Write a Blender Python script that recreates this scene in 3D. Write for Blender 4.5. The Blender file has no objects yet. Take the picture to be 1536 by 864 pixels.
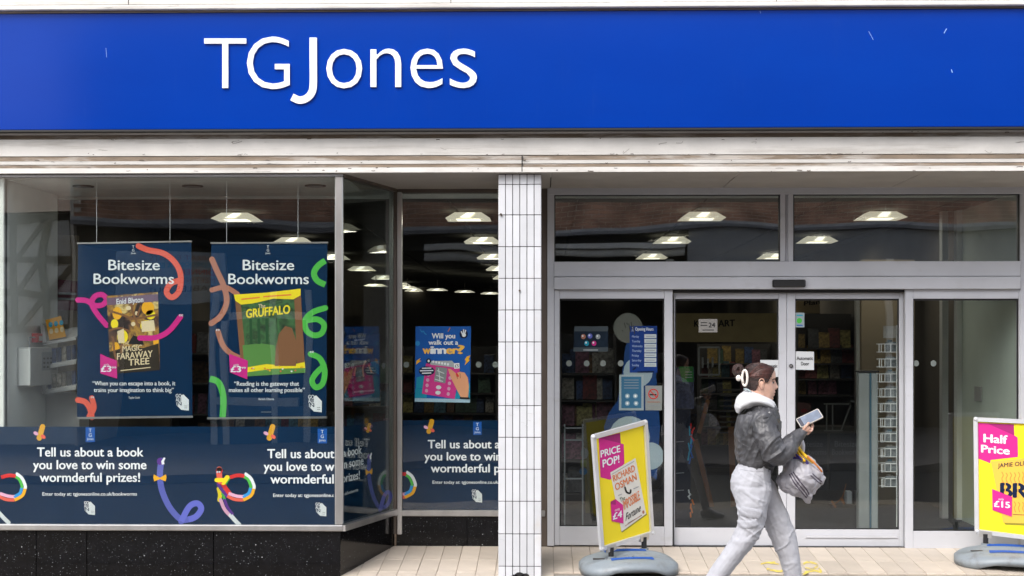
import bpy, bmesh, math, random
from mathutils import Vector, Matrix, noise
from mathutils.bvhtree import BVHTree
random.seed(7)
S = bpy.context.scene
COL = S.collection
# ------------------------------------------------------------------ camera, world, sun, exposure
FPX, HOR = 2133.33, 515.0
TH = 0.022
EYE = Vector((0.0, -12.0, 1.71))
cd = bpy.data.cameras.new('camera'); cam = bpy.data.objects.new('camera', cd); COL.objects.link(cam)
cd.sensor_width = 36.0; cd.lens = 50.0; cd.shift_y = (HOR-432.0)/1536.0
cd.clip_start = 0.05; cd.clip_end = 400
cam.location = EYE; cam.rotation_euler = (math.pi/2, 0, TH)
S.camera = cam
W = bpy.data.worlds.new('World'); S.world = W; W.use_nodes = True
wn = W.node_tree
bg = wn.nodes['Background']
sky = wn.nodes.new('ShaderNodeTexSky'); sky.sky_type = 'NISHITA'; sky.sun_disc = False
SUN_EL, SUN_AZ = math.radians(47), math.radians(208)
sky.sun_elevation = SUN_EL; sky.sun_rotation = SUN_AZ
sky.air_density = 1.0; sky.dust_density = 3.0; sky.ozone_density = 1.0
hs = wn.nodes.new('ShaderNodeHueSaturation'); hs.inputs['Saturation'].default_value = .42     # thin overcast: the blue is mostly veiled
wn.links.new(sky.outputs[0], hs.inputs['Color']); wn.links.new(hs.outputs[0], bg.inputs[0]); bg.inputs[1].default_value = 0.15
sd = bpy.data.lights.new('sun', 'SUN'); sun = bpy.data.objects.new('sun', sd); COL.objects.link(sun)
sd.energy = 0.7; sd.angle = math.radians(32); sd.color = (1.0, 0.96, 0.9)
dirv = Vector((math.sin(SUN_AZ)*math.cos(SUN_EL), math.cos(SUN_AZ)*math.cos(SUN_EL), math.sin(SUN_EL)))
sun.rotation_euler = dirv.to_track_quat('Z', 'Y').to_euler()
S.view_settings.view_transform = 'Standard'; S.view_settings.look = 'None'
S.view_settings.exposure = 1.2; S.view_settings.gamma = 1.0
S.render.engine = 'CYCLES'
S.cycles.max_bounces = 7; S.cycles.transparent_max_bounces = 24
S.cycles.caustics_reflective = False; S.cycles.caustics_refractive = False
S.cycles.use_denoising = True

# ------------------------------------------------------------------ picture point -> place on a real plane
def ray(u, v):
    a = (u-768.0)/FPX; b = (HOR-v)/FPX
    fw = Vector((-math.sin(TH), math.cos(TH), 0)); rt = Vector((math.cos(TH), math.sin(TH), 0))
    return fw + rt*a + Vector((0, 0, 1))*b
def at(u, v, Y):
    d = ray(u, v); t = (Y-EYE.y)/d.y
    return EYE + d*t
class Pl:
    def __init__(s, p, n):
        s.p = Vector(p); s.n = Vector(n).normalized()
        if s.n.dot(EYE-s.p) < 0: s.n = -s.n
    def __call__(s, u, v, off=0.0):
        d = ray(u, v); t = (s.p-EYE).dot(s.n)/d.dot(s.n)
        return EYE + d*t + s.n*off
def PY(Y): return Pl((0, Y, 0), (0, -1, 0))
def P3(a, b, c): return Pl(a, (b-a).cross(c-a))

# ------------------------------------------------------------------ materials
M = {}
def mat(name, col, rough=0.5, spec=0.5, metal=0.0, var=0.06, vscale=6.0, bump=0.0, bscale=80.0, emit=None, estr=0.0, coat=0.0, rnd=0.0, sheen=0.0, sub=0.0, stretch=None):
    if name in M: return M[name]
    m = bpy.data.materials.new(name); m.use_nodes = True; M[name] = m
    nt = m.node_tree; N = nt.nodes; L = nt.links
    b = N['Principled BSDF']
    b.inputs['Roughness'].default_value = rough; b.inputs['Specular IOR Level'].default_value = spec
    b.inputs['Metallic'].default_value = metal; b.inputs['Coat Weight'].default_value = coat
    if sheen: b.inputs['Sheen Weight'].default_value = sheen
    if sub:
        b.inputs['Subsurface Weight'].default_value = sub; b.inputs['Subsurface Radius'].default_value = (0.02, 0.008, 0.004); b.inputs['Subsurface Scale'].default_value = 0.5
    c = (*col, 1)
    tc = N.new('ShaderNodeTexCoord'); out = tc.outputs['Object']
    if stretch:
        mp = N.new('ShaderNodeMapping'); mp.inputs['Scale'].default_value = stretch; L.new(out, mp.inputs[0]); out = mp.outputs[0]
    if var > 0 or rnd > 0:
        nz = N.new('ShaderNodeTexNoise'); nz.inputs['Scale'].default_value = vscale; nz.inputs['Detail'].default_value = 5
        L.new(out, nz.inputs['Vector'])
        mr = N.new('ShaderNodeMapRange'); mr.inputs[1].default_value = .3; mr.inputs[2].default_value = .7
        mr.inputs[3].default_value = 1-var; mr.inputs[4].default_value = 1+var
        L.new(nz.outputs[0], mr.inputs[0])
        f = mr.outputs[0]
        if rnd > 0:
            oi = N.new('ShaderNodeObjectInfo'); m2 = N.new('ShaderNodeMapRange'); m2.inputs[3].default_value = 1-rnd; m2.inputs[4].default_value = 1+rnd
            L.new(oi.outputs['Random'], m2.inputs[0]); mm = N.new('ShaderNodeMath'); mm.operation = 'MULTIPLY'
            L.new(f, mm.inputs[0]); L.new(m2.outputs[0], mm.inputs[1]); f = mm.outputs[0]
        vm = N.new('ShaderNodeVectorMath'); vm.operation = 'SCALE'; vm.inputs[0].default_value = col
        L.new(f, vm.inputs['Scale']); L.new(vm.outputs[0], b.inputs['Base Color'])
    else:
        b.inputs['Base Color'].default_value = c
    if bump > 0:
        nb = N.new('ShaderNodeTexNoise'); nb.inputs['Scale'].default_value = bscale; nb.inputs['Detail'].default_value = 4
        L.new(out, nb.inputs['Vector']); bp = N.new('ShaderNodeBump'); bp.inputs['Strength'].default_value = bump; bp.inputs['Distance'].default_value = 0.01
        L.new(nb.outputs[0], bp.inputs['Height']); L.new(bp.outputs[0], b.inputs['Normal'])
    if emit:
        b.inputs['Emission Color'].default_value = (*emit, 1); b.inputs['Emission Strength'].default_value = estr
    return m
def nodes(m): return m.node_tree.nodes, m.node_tree.links, m.node_tree.nodes['Principled BSDF']
def dirty(m, dcol, scale=3.0, lo=.52, hi=.68, stretch=(1, 1, 1), amt=.8):
    """stains and grime patches with a shape of their own, mixed over whatever feeds the base colour"""
    N, L, b = nodes(m)
    src = b.inputs['Base Color'].links[0].from_socket
    tc = N.new('ShaderNodeTexCoord'); mp = N.new('ShaderNodeMapping'); mp.inputs['Scale'].default_value = stretch
    L.new(tc.outputs['Object'], mp.inputs[0])
    nz = N.new('ShaderNodeTexNoise'); nz.inputs['Scale'].default_value = scale; nz.inputs['Detail'].default_value = 8; nz.inputs['Roughness'].default_value = .7
    L.new(mp.outputs[0], nz.inputs['Vector'])
    mr = N.new('ShaderNodeMapRange'); mr.inputs[1].default_value = lo; mr.inputs[2].default_value = hi; mr.inputs[4].default_value = amt
    L.new(nz.outputs[0], mr.inputs[0])
    mx = N.new('ShaderNodeMix'); mx.data_type = 'RGBA'
    L.new(mr.outputs[0], mx.inputs[0]); L.new(src, mx.inputs[6]); mx.inputs[7].default_value = (*dcol, 1)
    L.new(mx.outputs[2], b.inputs['Base Color'])
    return m
def flat(name, col, rough=.5):
    return mat(name, col, rough=rough, spec=.3, var=.03, vscale=3)
def glass_mat(name, tint=(1, 1, 1), wave=.02, f0=.05, wscale=1.1):
    m = bpy.data.materials.new(name); m.use_nodes = True; M[name] = m
    N = m.node_tree.nodes; L = m.node_tree.links; N.clear()
    out = N.new('ShaderNodeOutputMaterial'); mx = N.new('ShaderNodeMixShader')
    tr = N.new('ShaderNodeBsdfTransparent'); tr.inputs[0].default_value = (*tint, 1)
    gl = N.new('ShaderNodeBsdfGlossy'); gl.inputs['Roughness'].default_value = .004
    ge = N.new('ShaderNodeNewGeometry'); dt = N.new('ShaderNodeVectorMath'); dt.operation = 'DOT_PRODUCT'
    L.new(ge.outputs['Incoming'], dt.inputs[0]); L.new(ge.outputs['Normal'], dt.inputs[1])
    ab = N.new('ShaderNodeMath'); ab.operation = 'ABSOLUTE'; L.new(dt.outputs['Value'], ab.inputs[0])
    om = N.new('ShaderNodeMath'); om.operation = 'SUBTRACT'; om.inputs[0].default_value = 1; L.new(ab.outputs[0], om.inputs[1])
    pw = N.new('ShaderNodeMath'); pw.operation = 'POWER'; pw.inputs[1].default_value = 5; L.new(om.outputs[0], pw.inputs[0])
    ml = N.new('ShaderNodeMath'); ml.operation = 'MULTIPLY_ADD'; ml.inputs[1].default_value = 1-f0; ml.inputs[2].default_value = f0; L.new(pw.outputs[0], ml.inputs[0])
    tc = N.new('ShaderNodeTexCoord'); nz = N.new('ShaderNodeTexNoise'); nz.inputs['Scale'].default_value = wscale; nz.inputs['Detail'].default_value = 1
    L.new(tc.outputs['Object'], nz.inputs['Vector'])
    bp = N.new('ShaderNodeBump'); bp.inputs['Strength'].default_value = 1; bp.inputs['Distance'].default_value = wave
    L.new(nz.outputs[0], bp.inputs['Height']); L.new(bp.outputs[0], gl.inputs['Normal'])
    L.new(ml.outputs[0], mx.inputs[0]); L.new(tr.outputs[0], mx.inputs[1]); L.new(gl.outputs[0], mx.inputs[2]); L.new(mx.outputs[0], out.inputs[0])
    return m

# ------------------------------------------------------------------ building blocks
class MB:
    def __init__(s): s.v = []; s.f = []; s.smooth = False
    def add(s, vs, fs):
        k = len(s.v); s.v += [tuple(x) for x in vs]; s.f += [tuple(i+k for i in f) for f in fs]; return s
    def box(s, a, b):
        x0, x1 = sorted((a[0], b[0])); y0, y1 = sorted((a[1], b[1])); z0, z1 = sorted((a[2], b[2]))
        return s.add([(x0,y0,z0),(x1,y0,z0),(x1,y1,z0),(x0,y1,z0),(x0,y0,z1),(x1,y0,z1),(x1,y1,z1),(x0,y1,z1)],
                     [(0,3,2,1),(4,5,6,7),(0,1,5,4),(1,2,6,5),(2,3,7,6),(3,0,4,7)])
    def cbox(s, a, b, c=.003):
        """box with chamfered front (-Y) face and top"""
        x0, x1 = sorted((a[0], b[0])); y0, y1 = sorted((a[1], b[1])); z0, z1 = sorted((a[2], b[2]))
        bm = bmesh.new(); bmesh.ops.create_cube(bm, size=1)
        for v in bm.verts: v.co = Vector(((x0+x1)/2+v.co.x*(x1-x0), (y0+y1)/2+v.co.y*(y1-y0), (z0+z1)/2+v.co.z*(z1-z0)))
        bmesh.ops.bevel(bm, geom=bm.edges[:], offset=c, segments=1, affect='EDGES')
        bm.verts.ensure_lookup_table()
        s.add([v.co.copy() for v in bm.verts], [[v.index for v in f.verts] for f in bm.faces]); bm.free(); return s
    def beam(s, A, B, w, t, up=Vector((0, -1, 0))):
        A = Vector(A); B = Vector(B); d = (B-A).normalized(); n = up - d*up.dot(d); n.normalize(); sd_ = d.cross(n)
        vs = []
        for P in (A, B):
            for sx, sy in ((-1,-1),(1,-1),(1,1),(-1,1)): vs.append(P + sd_*(sx*w/2) + n*(sy*t/2))
        return s.add(vs, [(3,2,1,0),(4,5,6,7),(0,1,5,4),(1,2,6,5),(2,3,7,6),(3,0,4,7)])
    def tube(s, pts, r, seg=8, cap=True):
        pts = [Vector(p) for p in pts]; rs = r if isinstance(r, (list, tuple)) else [r]*len(pts)
        k = len(s.v); n = None
        for i, p in enumerate(pts):
            d = (pts[min(i+1, len(pts)-1)]-pts[max(i-1, 0)]).normalized()
            if n is None: n = d.orthogonal().normalized()
            n = (n-d*n.dot(d)).normalized(); b = d.cross(n)
            for j in range(seg):
                a = 2*math.pi*j/seg; s.v.append(tuple(p+(n*math.cos(a)+b*math.sin(a))*rs[i]))
        for i in range(len(pts)-1):
            for j in range(seg):
                a, b_ = k+i*seg+j, k+i*seg+(j+1) % seg; s.f.append((a, b_, b_+seg, a+seg))
        if cap:
            s.f.append(tuple(k+j for j in range(seg-1, -1, -1))); e = k+(len(pts)-1)*seg; s.f.append(tuple(e+j for j in range(seg)))
        return s
    def sphere(s, c, r, sc=(1, 1, 1), seg=12, rings=8):
        k = len(s.v); c = Vector(c)
        s.v.append(tuple(c+Vector((0, 0, r*sc[2]))))
        for i in range(1, rings):
            t = math.pi*i/rings
            for j in range(seg):
                a = 2*math.pi*j/seg; s.v.append(tuple(c+Vector((r*sc[0]*math.sin(t)*math.cos(a), r*sc[1]*math.sin(t)*math.sin(a), r*sc[2]*math.cos(t)))))
        s.v.append(tuple(c-Vector((0, 0, r*sc[2])))); e = len(s.v)-1
        for j in range(seg):
            s.f.append((k, k+1+j, k+1+(j+1) % seg)); q = k+1+(rings-2)*seg; s.f.append((e, q+(j+1) % seg, q+j))
        for i in range(rings-2):
            for j in range(seg):
                a = k+1+i*seg+j; b = k+1+i*seg+(j+1) % seg; s.f.append((a, a+seg, b+seg, b))
        return s
    def disc(s, c, r, n=Vector((0, -1, 0)), h=.004, seg=20):
        c = Vector(c); n = Vector(n).normalized(); u = n.orthogonal().normalized(); w = n.cross(u); k = len(s.v)
        for o in (0, h):
            for j in range(seg):
                a = 2*math.pi*j/seg; s.v.append(tuple(c+n*o+(u*math.cos(a)+w*math.sin(a))*r))
        s.f.append(tuple(k+seg+j for j in range(seg))); s.f.append(tuple(k+j for j in range(seg-1, -1, -1)))
        for j in range(seg): s.f.append((k+j, k+(j+1) % seg, k+seg+(j+1) % seg, k+seg+j))
        return s
    def extrude_x(s, prof, x0, x1):
        k = len(prof); return s.add([(x0, y, z) for y, z in prof]+[(x1, y, z) for y, z in prof],
                     [(i, (i+1) % k, (i+1) % k+k, i+k) for i in range(k)]+[tuple(range(k-1, -1, -1)), tuple(range(k, 2*k))])
    def mesh(s, name):
        me = bpy.data.meshes.new(name); me.from_pydata(s.v, [], s.f); me.update()
        if s.smooth: me.polygons.foreach_set('use_smooth', [True]*len(me.polygons))
        return me
    def build(s, name, m, parent=None, smooth=None):
        if smooth is not None: s.smooth = smooth
        bm = bmesh.new(); me = s.mesh(name); bm.from_mesh(me); bmesh.ops.recalc_face_normals(bm, faces=bm.faces); bm.to_mesh(me); bm.free()
        return link(name, me, m, parent)
def link(name, me, m, parent=None):
    o = bpy.data.objects.new(name, me); COL.objects.link(o)
    if m is not None and not me.materials: me.materials.append(m)
    if parent is not None:
        o.parent = parent; o.matrix_parent_inverse = Matrix.Translation(-WL[parent.name] if parent.name in WL else Vector((0, 0, 0)))
    return o
WL = {}
def tag(o, label=None, cat=None, group=None, kind=None):
    if label: o['label'] = label
    if cat: o['category'] = cat
    if group: o['group'] = group
    if kind: o['kind'] = kind
    return o
def thing(name, label, cat, loc=(0, 0, 0), group=None):
    o = bpy.data.objects.new(name, None); COL.objects.link(o); o.location = loc; o.empty_display_size = .1
    WL[o.name] = Vector(loc)
    return tag(o, label, cat, group)
def struct(mb, name, m, **k): return tag(mb.build(name, m, **k), kind='structure')
def smoothpath(pts, n=6):
    out = []
    P = [Vector((*p, 0)) if len(p) == 2 else Vector(p) for p in pts]
    for i in range(len(P)-1):
        a = P[max(i-1, 0)]; b = P[i]; c = P[i+1]; d = P[min(i+2, len(P)-1)]
        for j in range(n):
            t = j/n; out.append(.5*((2*b)+(c-a)*t+(2*a-5*b+4*c-d)*t*t+(3*b-a-3*c+d)*t**3))
    out.append(P[-1]); return out
# flat print, drawn on a plane that stands in the place
def poly(pl, pts, m, name, parent, off=.001):
    mb = MB(); vs = [pl(u, v, off) for u, v in pts]; n = len(vs)
    if (vs[1]-vs[0]).cross(vs[2]-vs[1]).dot(pl.n) < 0: pass
    me = bpy.data.meshes.new(name); bm = bmesh.new(); f = bm.faces.new([bm.verts.new(p) for p in vs]); bm.normal_update()
    if f.normal.dot(pl.n) < 0: f.normal_flip()
    if n > 4: bmesh.ops.triangulate(bm, faces=[f])
    bm.to_mesh(me); bm.free(); return link(name, me, m, parent)
def ribbon(pl, pts, w, mb=None, off=.002, n=6, sm=True):
    mb = mb or MB(); q = smoothpath(pts, n) if sm else [Vector((*p, 0)) for p in pts]; k = len(mb.v)
    for i, p in enumerate(q):
        d = q[min(i+1, len(q)-1)]-q[max(i-1, 0)]; d.normalize(); nn = Vector((-d.y, d.x, 0))
        ww = w if not callable(w) else w(i/(len(q)-1))
        for s_ in (-1, 1):
            c = p+nn*(s_*ww/2); mb.v.append(tuple(pl(c.x, c.y, off+.00002*i)))
    for i in range(len(q)-1): a = k+2*i; mb.f.append((a, a+1, a+3, a+2))
    return mb
def stroke(pl, pts, w, m, name, parent, off=.002, n=6, caps=True, sm=True):
    mb = ribbon(pl, pts, w, None, off, n, sm)
    if caps:
        for c in (pts[0], pts[-1]): ell(pl, c[0], c[1], w/2, w/2, mb, off+.0001)
    return link(name, mb.mesh(name), m, parent)
def ell(pl, u, v, ru, rv, mb, off=.002, seg=18, rot=0):
    k = len(mb.v)
    for j in range(seg):
        a = 2*math.pi*j/seg; x = ru*math.cos(a); y = rv*math.sin(a)
        mb.v.append(tuple(pl(u+x*math.cos(rot)-y*math.sin(rot), v+x*math.sin(rot)+y*math.cos(rot), off)))
    mb.f.append(tuple(range(k, k+seg))); return mb
def ellipse(pl, u, v, ru, rv, m, name, parent, off=.002, rot=0):
    return link(name, ell(pl, u, v, ru, rv, MB(), off, rot=rot).mesh(name), m, parent)
_tc = {}
def glyphs(txt, bold=0, ext=0):
    key = (txt, bold, ext)
    if key in _tc: return _tc[key]
    c = bpy.data.curves.new('t', 'FONT'); c.body = txt; c.resolution_u = 4; c.extrude = ext; c.offset = -.010 if ext else 0
    o = bpy.data.objects.new('t', c); me = bpy.data.meshes.new_from_object(o)
    vs = [v.co.copy() for v in me.vertices]; fs = [tuple(p.vertices) for p in me.polygons]
    bpy.data.objects.remove(o); bpy.data.curves.remove(c); bpy.data.meshes.remove(me)
    x0 = min(v.x for v in vs); x1 = max(v.x for v in vs)
    r = (vs, fs, x0, x1); _tc[key] = r; return r
CAP = .7
def cap_h():
    global CAP
    vs = glyphs('H')[0]; CAP = max(v.y for v in vs)
cap_h()
def text(pl, txt, p0, p1, cap, m, name='lettering', parent=None, off=.003, bold=0.0, up=None, mb=None):
    """p0 -> p1: baseline ends; cap: capital height in the same units; bold: stroke gain in font units"""
    vs, fs, x0, x1 = glyphs(txt, bold > 0)
    A = pl(*p0, off); B = pl(*p1, off)
    uv = up or (0, -1); C = pl(p0[0]+uv[0]*cap, p0[1]+uv[1]*cap, off)
    ex = (B-A)/(x1-x0); ey = (C-A)/CAP
    own = mb is None; mb = mb or MB()
    sh = [(0, 0)]
    if bold > .006: sh += [(-bold, 0), (bold, 0), (0, bold*.6), (0, -bold*.6)]
    for i, (dx, dy) in enumerate(sh):
        mb.add([A+ex*(v.x-x0+dx)+ey*(v.y+dy)+pl.n*(.00012*i) for v in vs], fs)
    if own: return link(name, mb.mesh(name), m, parent)
def quadbox(pl, pts, t, name, m, parent=None, off=0):
    """solid slab whose front face is the given quad on a plane and whose thickness goes behind it"""
    f = [pl(u, v, off) for u, v in pts]; b = [p-pl.n*t for p in f]; n = len(f)
    return MB().add(f+b, [tuple(range(n)), tuple(range(2*n-1, n-1, -1))]+[(i, i+n, (i+1) % n+n, (i+1) % n) for i in range(n)]).build(name, m, parent)
# ------------------------------------------------------------------ palette
white_print = flat('white_print', (.80, .83, .86)); navy = flat('navy_print', (.002, .024, .072), .3)
navy2 = flat('navy_dark_print', (.003, .012, .05), .35); magenta = flat('magenta_print', (.62, .02, .25)); magenta_dk = flat('deep_magenta_print', (.36, .015, .16))
coral = flat('coral_print', (.75, .12, .08)); green = flat('green_print', (.08, .48, .07)); yellow = flat('yellow_print', (.90, .72, .02)); amber = flat('amber_print', (.85, .42, .02))
brownp = flat('dusty_pink_print', (.42, .17, .11)); purple = flat('violet_print', (.13, .15, .58)); red = flat('red_print', (.65, .03, .03)); pinkp = flat('pale_pink_print', (.80, .42, .60))
skyb = flat('sky_blue_print', (.03, .30, .70)); royal = flat('royal_blue_print', (.01, .11, .47)); orange = flat('orange_print', (.85, .25, .05)); black = flat('black_print', (.012, .012, .014))
greyp = flat('grey_print', (.30, .32, .34)); teal = flat('teal_print', (.01, .32, .50)); skinp = flat('skin_print', (.70, .33, .18)); cream = flat('cream_print', (.75, .62, .40)); darkgreen = flat('dark_green_print', (.02, .08, .03))
barkp = flat('bark_print', (.22, .10, .045)); palegreen = flat('leaf_green_print', (.10, .26, .06)); deepviolet = flat('deep_violet_print', (.12, .03, .30)); pinkt = flat('ticket_pink_print', (.80, .05, .32))
alu = mat('aluminium_grey', (.53, .54, .58), rough=.42, spec=.5, metal=0.0, var=.05, vscale=2.5, bump=.05, bscale=3, coat=.15); dirty(alu, (.36, .35, .34), scale=5, lo=.56, hi=.75, stretch=(.6, 1, 1.4), amt=.35)
chrome = mat('satin_metal', (.62, .61, .60), rough=.28, metal=.85, var=.12, vscale=8, stretch=(1, 1, .3))
bronze = mat('bronze_anodised', (.16, .13, .11), rough=.38, metal=.5, var=.15, vscale=4, stretch=(1, 1, .5))
stone = mat('painted_stone', (.64, .62, .59), rough=.6, var=.08, vscale=4, bump=.25, bscale=35); dirty(stone, (.20, .16, .12), scale=2.2, lo=.50, hi=.72, stretch=(.35, 1, 6), amt=.5)
dirty(stone, (.07, .055, .04), scale=9, lo=.64, hi=.70, stretch=(.25, 1, 3), amt=.8)
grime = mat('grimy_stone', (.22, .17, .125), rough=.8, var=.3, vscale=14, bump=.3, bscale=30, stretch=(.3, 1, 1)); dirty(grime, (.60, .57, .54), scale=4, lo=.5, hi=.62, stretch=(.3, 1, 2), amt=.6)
soffit_m = mat('soffit_paint', (.42, .39, .35), rough=.7, var=.08, vscale=3); tilew = mat('white_glazed_tile', (.60, .61, .64), rough=.16, spec=.5, var=.03, vscale=9, rnd=.08, bump=.02, bscale=12)
dirty(tilew, (.52, .42, .31), scale=3.0, lo=.58, hi=.80, stretch=(1, 1, .7), amt=.40)
grout = mat('dark_grout', (.035, .033, .032), rough=.9, var=.2); floorgrout = mat('floor_grout', (.30, .26, .215), rough=.9, var=.25, vscale=20)
ftile = mat('cream_floor_tile', (.56, .49, .415), rough=.5, var=.10, vscale=5, rnd=.09, bump=.04, bscale=60); dirty(ftile, (.34, .27, .21), scale=4.5, lo=.54, hi=.78, amt=.7)
dirty(ftile, (.16, .13, .11), scale=32, lo=.665, hi=.71, amt=.8)
pave = mat('grey_paving', (.27, .25, .235), rough=.85, var=.15, vscale=9, rnd=.06, bump=.3, bscale=90)
asphalt = mat('asphalt', (.05, .05, .052), rough=.9, var=.25, vscale=40, bump=.5, bscale=150)
fascia_m = mat('blue_fascia', (.0, .034, .30), rough=.14, spec=.13, var=.05, vscale=.8, coat=0, bump=.12, bscale=1.3); gutter_m = mat('grey_lead', (.20, .20, .22), rough=.6, var=.2)
dirty(fascia_m, (.0, .040, .33), scale=1.1, lo=.42, hi=.68, stretch=(.35, 1, 1.3), amt=.55); dirty(fascia_m, (.03, .07, .30), scale=5, lo=.60, hi=.8, stretch=(2.5, 1, .25), amt=.22)
letter_m = mat('letter_white', (.86, .88, .86), rough=.4, var=.02)
rubber = mat('black_rubber', (.012, .012, .013), rough=.5); dark = mat('dark_void', (.012, .012, .013), rough=.8)
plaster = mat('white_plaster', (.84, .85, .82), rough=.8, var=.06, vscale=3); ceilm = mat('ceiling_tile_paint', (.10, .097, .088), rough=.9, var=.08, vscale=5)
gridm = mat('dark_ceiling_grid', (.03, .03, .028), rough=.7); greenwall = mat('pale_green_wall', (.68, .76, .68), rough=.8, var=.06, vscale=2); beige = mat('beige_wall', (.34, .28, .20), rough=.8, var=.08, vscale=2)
carpet = mat('dark_carpet', (.035, .036, .042), rough=.95, var=.25, vscale=20); shelfm = mat('dark_shelf', (.05, .045, .042), rough=.6, var=.1); shelfw = mat('white_shelf', (.50, .50, .49), rough=.5)
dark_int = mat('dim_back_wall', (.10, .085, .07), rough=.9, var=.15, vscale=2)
# polished black terrazzo with pale chips
gran = mat('black_terrazzo', (.005, .005, .006), rough=.10, spec=.22, var=.3, vscale=12)
N, L, b = nodes(gran); src = b.inputs['Base Color'].links[0].from_socket
tc = N.new('ShaderNodeTexCoord'); prev = src
for sc, lo, c in ((37, .15, (.16, .17, .18)), (80, .20, (.07, .075, .08)), (14, .075, (.30, .31, .32))):
    vo = N.new('ShaderNodeTexVoronoi'); vo.inputs['Scale'].default_value = sc; vo.inputs['Randomness'].default_value = 1; L.new(tc.outputs['Object'], vo.inputs['Vector'])
    mr = N.new('ShaderNodeMapRange'); mr.inputs[1].default_value = lo; mr.inputs[2].default_value = lo*.7; L.new(vo.outputs['Distance'], mr.inputs[0])
    cr = N.new('ShaderNodeSeparateColor'); L.new(vo.outputs['Color'], cr.inputs[0])
    gt = N.new('ShaderNodeMath'); gt.operation = 'GREATER_THAN'; gt.inputs[1].default_value = .55; L.new(cr.outputs[0], gt.inputs[0])
    ml = N.new('ShaderNodeMath'); ml.operation = 'MULTIPLY'; L.new(mr.outputs[0], ml.inputs[0]); L.new(gt.outputs[0], ml.inputs[1])
    mx = N.new('ShaderNodeMix'); mx.data_type = 'RGBA'; L.new(ml.outputs[0], mx.inputs[0]); L.new(prev, mx.inputs[6]); mx.inputs[7].default_value = (*c, 1); prev = mx.outputs[2]
L.new(prev, b.inputs['Base Color'])
glass = glass_mat('window_glass', (.93, .95, .94), .003, .072); glass_side = glass_mat('side_glass', (.80, .84, .82), .003, .07)
glass_top = glass_mat('transom_glass', (.90, .92, .91), .008, .14, .9)

# ------------------------------------------------------------------ the setting
YF, YD = -1.09, 0.0          # shop window plane and door plane
SL = .08
def gz(Y): return SL*Y if Y > -.92 else (-.082 + (Y+.92)*.012)
XL = at(-60, 300, YF).x; XR = 6.2
g = MB()
def sheet(mb, x0, x1, ys, zf):
    k = len(mb.v)
    for y in ys: mb.v += [(x0, y, zf(y)), (x1, y, zf(y))]
    for i in range(len(ys)-1): a = k+2*i; mb.f.append((a, a+1, a+3, a+2))
    return mb
struct(MB().box((-120, -120, -1.2), (120, 120, -.3)), 'ground', asphalt)
struct(MB().box((-60, -9.6, -.29), (60, -4.6, -.22)), 'road', asphalt)
pv = struct(MB().add([(-60, -4.6, -.29), (60, -4.6, -.29), (60, -.925, -.29), (-60, -.925, -.29), (-60, -4.6, -.138), (60, -4.6, -.138), (60, -.925, -.096), (-60, -.925, -.096)],
       [(0, 3, 2, 1), (4, 5, 6, 7), (0, 1, 5, 4), (1, 2, 6, 5), (2, 3, 7, 6), (3, 0, 4, 7)]), 'pavement', floorgrout)
for r in range(6):
    for c in range(-7, 9):
        y1 = -.93-r*.45; x0 = c*.6+(.3 if r % 2 else 0)
        if x0 < -.9 and y1 > -1.5: continue
        MB().cbox((x0+.003, y1-.444, gz(y1-.22)-.04), (x0+.597, y1, gz(y1-.22)-.002), .003).build('paving_slab', pave, pv)
struct(MB().box((-60, -60, -.29), (60, -9.6, -.10)), 'far_pavement', pave)
# forecourt tiles, laid on a slight ramp up to the doors
fx0 = at(590, 821, 0).x-.152*4.12
fl = struct(MB().add([(-1.45, -1.14, -.30), (6.2, -1.14, -.30), (6.2, 0.05, -.30), (-1.45, 0.05, -.30), (-1.45, -1.14, -.101), (6.2, -1.14, -.101), (6.2, 0.05, -.008), (-1.45, 0.05, -.008)],
       [(0, 3, 2, 1), (4, 5, 6, 7), (0, 1, 5, 4), (1, 2, 6, 5), (2, 3, 7, 6), (3, 0, 4, 7)]), 'tiled_forecourt', floorgrout)
rows = [(0.0, -.508), (-.511, -.918)]
tm = []
for (a, b_) in rows+[(-.921, -1.13)]:
    mb = MB().cbox((.0015, b_, -.014), (.1505, a-.003, 0), .0022); me = mb.mesh('floor_tile')
    for v in me.vertices: v.co.z += SL*v.co.y if a > -.92 else SL*v.co.y
    me.materials.append(ftile); tm.append(me)
for i in range(46):
    x = fx0+i*.152
    for r in range(3):
        if r == 2 and x > at(815, 860, YF).x: continue
        if r == 2: pass
        o = bpy.data.objects.new('floor_tile', tm[r]); COL.objects.link(o); o.parent = fl; o.location = (x, 0, random.uniform(-.0008, .0008))
        o.rotation_euler = (random.uniform(-.002, .002), random.uniform(-.004, .004), 0)
# worn yellow paint on the tiles by the door
rp = Pl((0, 0, .0025), (0, -SL, 1))
wm = mat('worn_yellow_paint', (.72, .58, .10), rough=.7, var=.25, vscale=30); dirty(wm, (.40, .34, .27), scale=14, lo=.50, hi=.60, amt=.95)
ym = MB()
for pts, w in (([(1141, 846), (1150, 844), (1163, 843)], 2.2), ([(1153, 844), (1168, 846)], 2), ([(1150, 853), (1170, 857), (1176, 853)], 3), ([(1205, 846), (1212, 843), (1222, 845), (1226, 849), (1219, 853), (1208, 852)], 3),
               ([(1206, 858), (1222, 856), (1232, 858), (1228, 852)], 2.6), ([(1214, 857), (1205, 861)], 3.2)): ribbon(rp, pts, w, ym, 0)
tag(link('floor_marking', ym.mesh('floor_marking'), wm), 'worn patches of yellow paint on the cream tiles before the sliding doors', 'floor marking')

# ------------------------------------------------------------------ shop building
sb = thing('shop_building', 'white stone shop front with grimy moulded cornice, aluminium doors and large plate glass windows', 'building')
def zf(v, Y): return EYE.z+(HOR-v)/FPX*(Y-EYE.y)
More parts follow.
